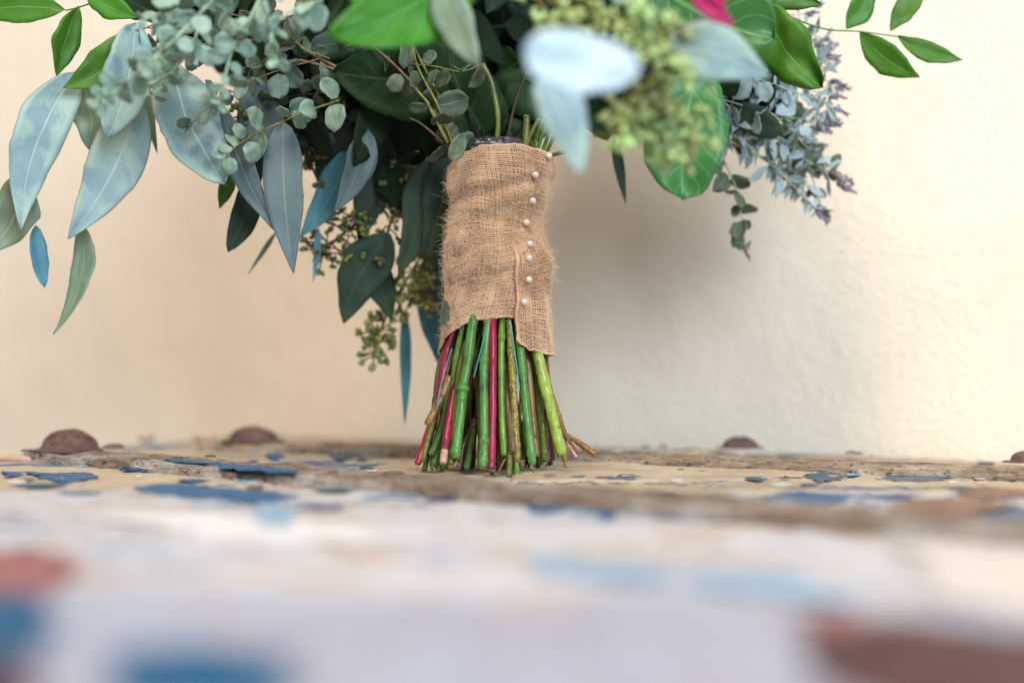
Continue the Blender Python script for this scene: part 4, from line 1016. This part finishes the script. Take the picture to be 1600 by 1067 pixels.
seed_cluster([(840, -20), (880, 15), (950, 30), (1010, 60)], .575, .575, 110, 46, 12, 'seed', 31, False)
seed_cluster([(1030, 30), (1030, 90), (1000, 150), (975, 210)], .58, .58, 150, 46, 12, 'seed', 32, False)
seed_cluster([(1040, 130), (1050, 180), (1070, 230), (1040, 250)], .59, .59, 110, 46, 11, 'seed', 33, False)
a = seed_cluster([(600, 300), (570, 340), (530, 370), (500, 400)], .80, .80, 230, 46, 7.4, 'seeddark', 6, False, 'twigdark'); a['label'] = 'dark seed cluster hanging behind on the left'
seed_cluster([(650, 260), (640, 310), (610, 350), (600, 400)], .80, .80, 150, 38, 7.4, 'seeddark', 7, False, 'twigdark')
a = seed_cluster([(670, 380), (640, 430), (610, 480), (590, 530), (583, 560)], .815, .815, 270, 32, 7.4, 'seedmid', 8, False, 'twigyel'); a['label'] = 'yellow green seed spray hanging lowest behind'
seed_cluster([(680, 420), (665, 450), (640, 470)], .81, .81, 150, 34, 7.4, 'seedmid', 9, False, 'twigyel')
seed_cluster([(470, 190), (480, 240), (500, 290)], .79, .79, 60, 22, 9, 'seeddark', 10, False, 'twigdark')
seed_cluster([(380, 160), (372, 185), (385, 195)], .76, .76, 24, 14, 9, 'seeddark', 11, False, 'twigdark')
seed_cluster([(330, 50), (325, 72), (338, 80)], .76, .76, 16, 12, 7, 'seeddark', 12, False, 'twigdark')

# lavender and small grey leaves by the wall, right
def lav(pts, Z, Zt, blen, bw, seed, mat='lavbud', leafmat='lavleaf', leaves=True):
    r_ = random.Random(seed); m_ = len(pts) - 1
    sp = sprig(pts, Z, Zt, 34, leafmat, 2.4, 'twigmint', 30, 'lavender_sprig', seed, 'rus', True, .8, .34) if leaves else twig(pts, 2.2, 'twigmint', Z, name='lavender_sprig', Zt=Zt)
    e = P(*pts[-1], Zt); d_ = (e - P(*pts[-2], Zt)).normalized(); parts = []
    n_ = int(blen / 2.2)
    for k in range(n_):
        f_ = k / n_; c_ = e + d_ * px2m(blen * f_, Zt); rr_ = px2m(bw / 2, Zt) * (1 - .5 * f_)
        sd = d_.orthogonal().normalized(); q = Matrix.Rotation(r_.uniform(0, 6.28), 3, d_) @ sd
        p = c_ + q * rr_ * r_.uniform(.3, .8); dd = (d_ + q * .5).normalized(); s_ = rr_ * r_.uniform(.35, .65); qm = dd.to_track_quat('Z', 'Y').to_matrix()
        parts.append(([p + qm @ Vector((v.x * s_, v.y * s_, v.z * s_ * 1.7)) for v in seedV], seedF))
    V, F = merge(parts); obj('flower_spike', V, F, M[mat], sp)
    return sp
lv = [([(1120, 140), (1200, 160), (1260, 175), (1285, 182)], 30, 15), ([(1130, 120), (1200, 110), (1270, 100), (1295, 92)], 22, 11),
      ([(1150, 60), (1220, 50), (1270, 55), (1288, 62)], 26, 11), ([(1150, 20), (1230, 15), (1270, 8)], 20, 11),
      ([(1120, 160), (1200, 200), (1260, 250), (1305, 272)], 34, 15), ([(1130, 180), (1200, 230), (1260, 290), (1283, 322)], 26, 14),
      ([(1120, 190), (1180, 220), (1225, 255), (1236, 275)], 24, 13), ([(1120, 150), (1190, 180), (1240, 195), (1270, 200)], 32, 14),
      ([(1150, 90), (1230, 130), (1280, 145), (1300, 150)], 24, 11), ([(1120, 170), (1190, 205), (1240, 225), (1262, 235)], 26, 13),
      ([(1180, 60), (1240, 100), (1270, 120), (1300, 128)], 24, 11), ([(1130, 150), (1170, 190), (1210, 240), (1218, 262)], 22, 12), ([(1170, 30), (1240, 60), (1280, 70)], 22, 11)]
lv += [([(x + 8 * math.sin(i * 3 + j), y + 16 + 7 * math.cos(i * 5 + j)) for j, (x, y) in enumerate(p_)], bl_, bw_) for i, (p_, bl_, bw_) in enumerate(lv[:11])]
for i, (a, bl, bw) in enumerate(lv):
    lav(a, .785, .80 + .03 * random.Random(i).random(), bl, bw, 40 + i, 'lavbrown' if i in (4, 5) else 'lavbud')
sprig([(1110, 150), (1160, 165), (1210, 180), (1250, 215)], .77, .79, 34, 'lavleaf', 3, 'twigmint', 22, seed=60, kind='oval')
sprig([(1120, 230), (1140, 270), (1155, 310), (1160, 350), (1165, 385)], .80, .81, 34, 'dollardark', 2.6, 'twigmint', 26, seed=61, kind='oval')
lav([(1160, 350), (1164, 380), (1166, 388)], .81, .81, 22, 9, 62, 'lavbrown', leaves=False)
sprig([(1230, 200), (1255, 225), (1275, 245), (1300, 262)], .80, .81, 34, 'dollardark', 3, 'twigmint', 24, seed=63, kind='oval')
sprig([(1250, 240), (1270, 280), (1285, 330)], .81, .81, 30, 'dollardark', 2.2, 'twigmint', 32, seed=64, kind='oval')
sprig([(1110, 120), (1170, 120), (1230, 140)], .775, .78, 32, 'lavleaf', 3, 'twigmint', 22, seed=65, kind='oval')

# filler leaves, mostly near-black: the heart's shade is put into their colour
rf = random.Random(21)
def inpoly(x, y, poly):
    c_ = False; j = len(poly) - 1
    for i in range(len(poly)):
        xi, yi = poly[i]; xj, yj = poly[j]
        if (yi > y) != (yj > y) and x < (xj - xi) * (y - yi) / (yj - yi) + xi: c_ = not c_
        j = i
    return c_
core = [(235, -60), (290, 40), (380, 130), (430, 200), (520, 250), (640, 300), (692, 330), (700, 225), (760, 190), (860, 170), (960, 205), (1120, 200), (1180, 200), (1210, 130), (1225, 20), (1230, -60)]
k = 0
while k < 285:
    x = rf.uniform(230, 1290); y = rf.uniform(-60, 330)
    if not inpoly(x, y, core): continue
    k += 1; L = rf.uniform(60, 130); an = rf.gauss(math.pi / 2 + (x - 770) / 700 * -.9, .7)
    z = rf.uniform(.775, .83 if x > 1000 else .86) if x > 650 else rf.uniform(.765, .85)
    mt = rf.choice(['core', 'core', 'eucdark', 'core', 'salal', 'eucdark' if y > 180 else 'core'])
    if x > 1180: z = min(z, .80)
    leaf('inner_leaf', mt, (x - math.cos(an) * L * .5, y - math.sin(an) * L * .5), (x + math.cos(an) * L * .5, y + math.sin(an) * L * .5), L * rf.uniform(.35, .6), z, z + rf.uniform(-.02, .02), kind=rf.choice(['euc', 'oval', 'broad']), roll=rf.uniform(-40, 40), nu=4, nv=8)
for i in range(14):
    a = rf.uniform(-1.2, 1.2); x0 = 776 + a * 40
    twig([(x0, 235), (x0 + a * 60, 150), (x0 + a * 200, 40), (x0 + a * 320, -60)], rf.uniform(4, 7), rf.choice(['twigdark', 's_dark']), .765, Zt=.80 + rf.uniform(-.05, .05))
# unseen crown above the picture, one mass added to block light and cast shadow
parts = []; UU = []
for i in range(420):
    th = rf.uniform(0, 2 * math.pi); u = rf.random() ** .6
    r_ = u * .11; c_ = Vector((-.01 + math.cos(th) * r_ * 1.15, .77 + math.sin(th) * r_ * .8, rf.uniform(.27, .42) - u * .05))
    if c_.z < .262 + .02 * u: continue
    if c_.y > .93 - .3 * max(0, c_.x): c_.y = .90 - .3 * max(0, c_.x)
    d_ = Vector((math.cos(th), math.sin(th) * .8, rf.uniform(-.3, .8))).normalized(); L = rf.uniform(.03, .06)
    V, F, U = leaf_world(c_, c_ + d_ * L, L * rf.uniform(.4, .65), 'oval', 0, .004, rf.uniform(-60, 60), 10, .05, nu=4, nv=6, seed=i)
    parts.append((V, F)); UU += U
V, F = merge(parts); o = obj('upper_foliage', V, F, M['eucdark'], bq, uv=UU); o['kind'] = 'stuff'
o['label'] = 'unseen leaves of the bouquet crown, added for the shadow they cast'

for o in S.objects:
    if '_w' in o: del o['_w']
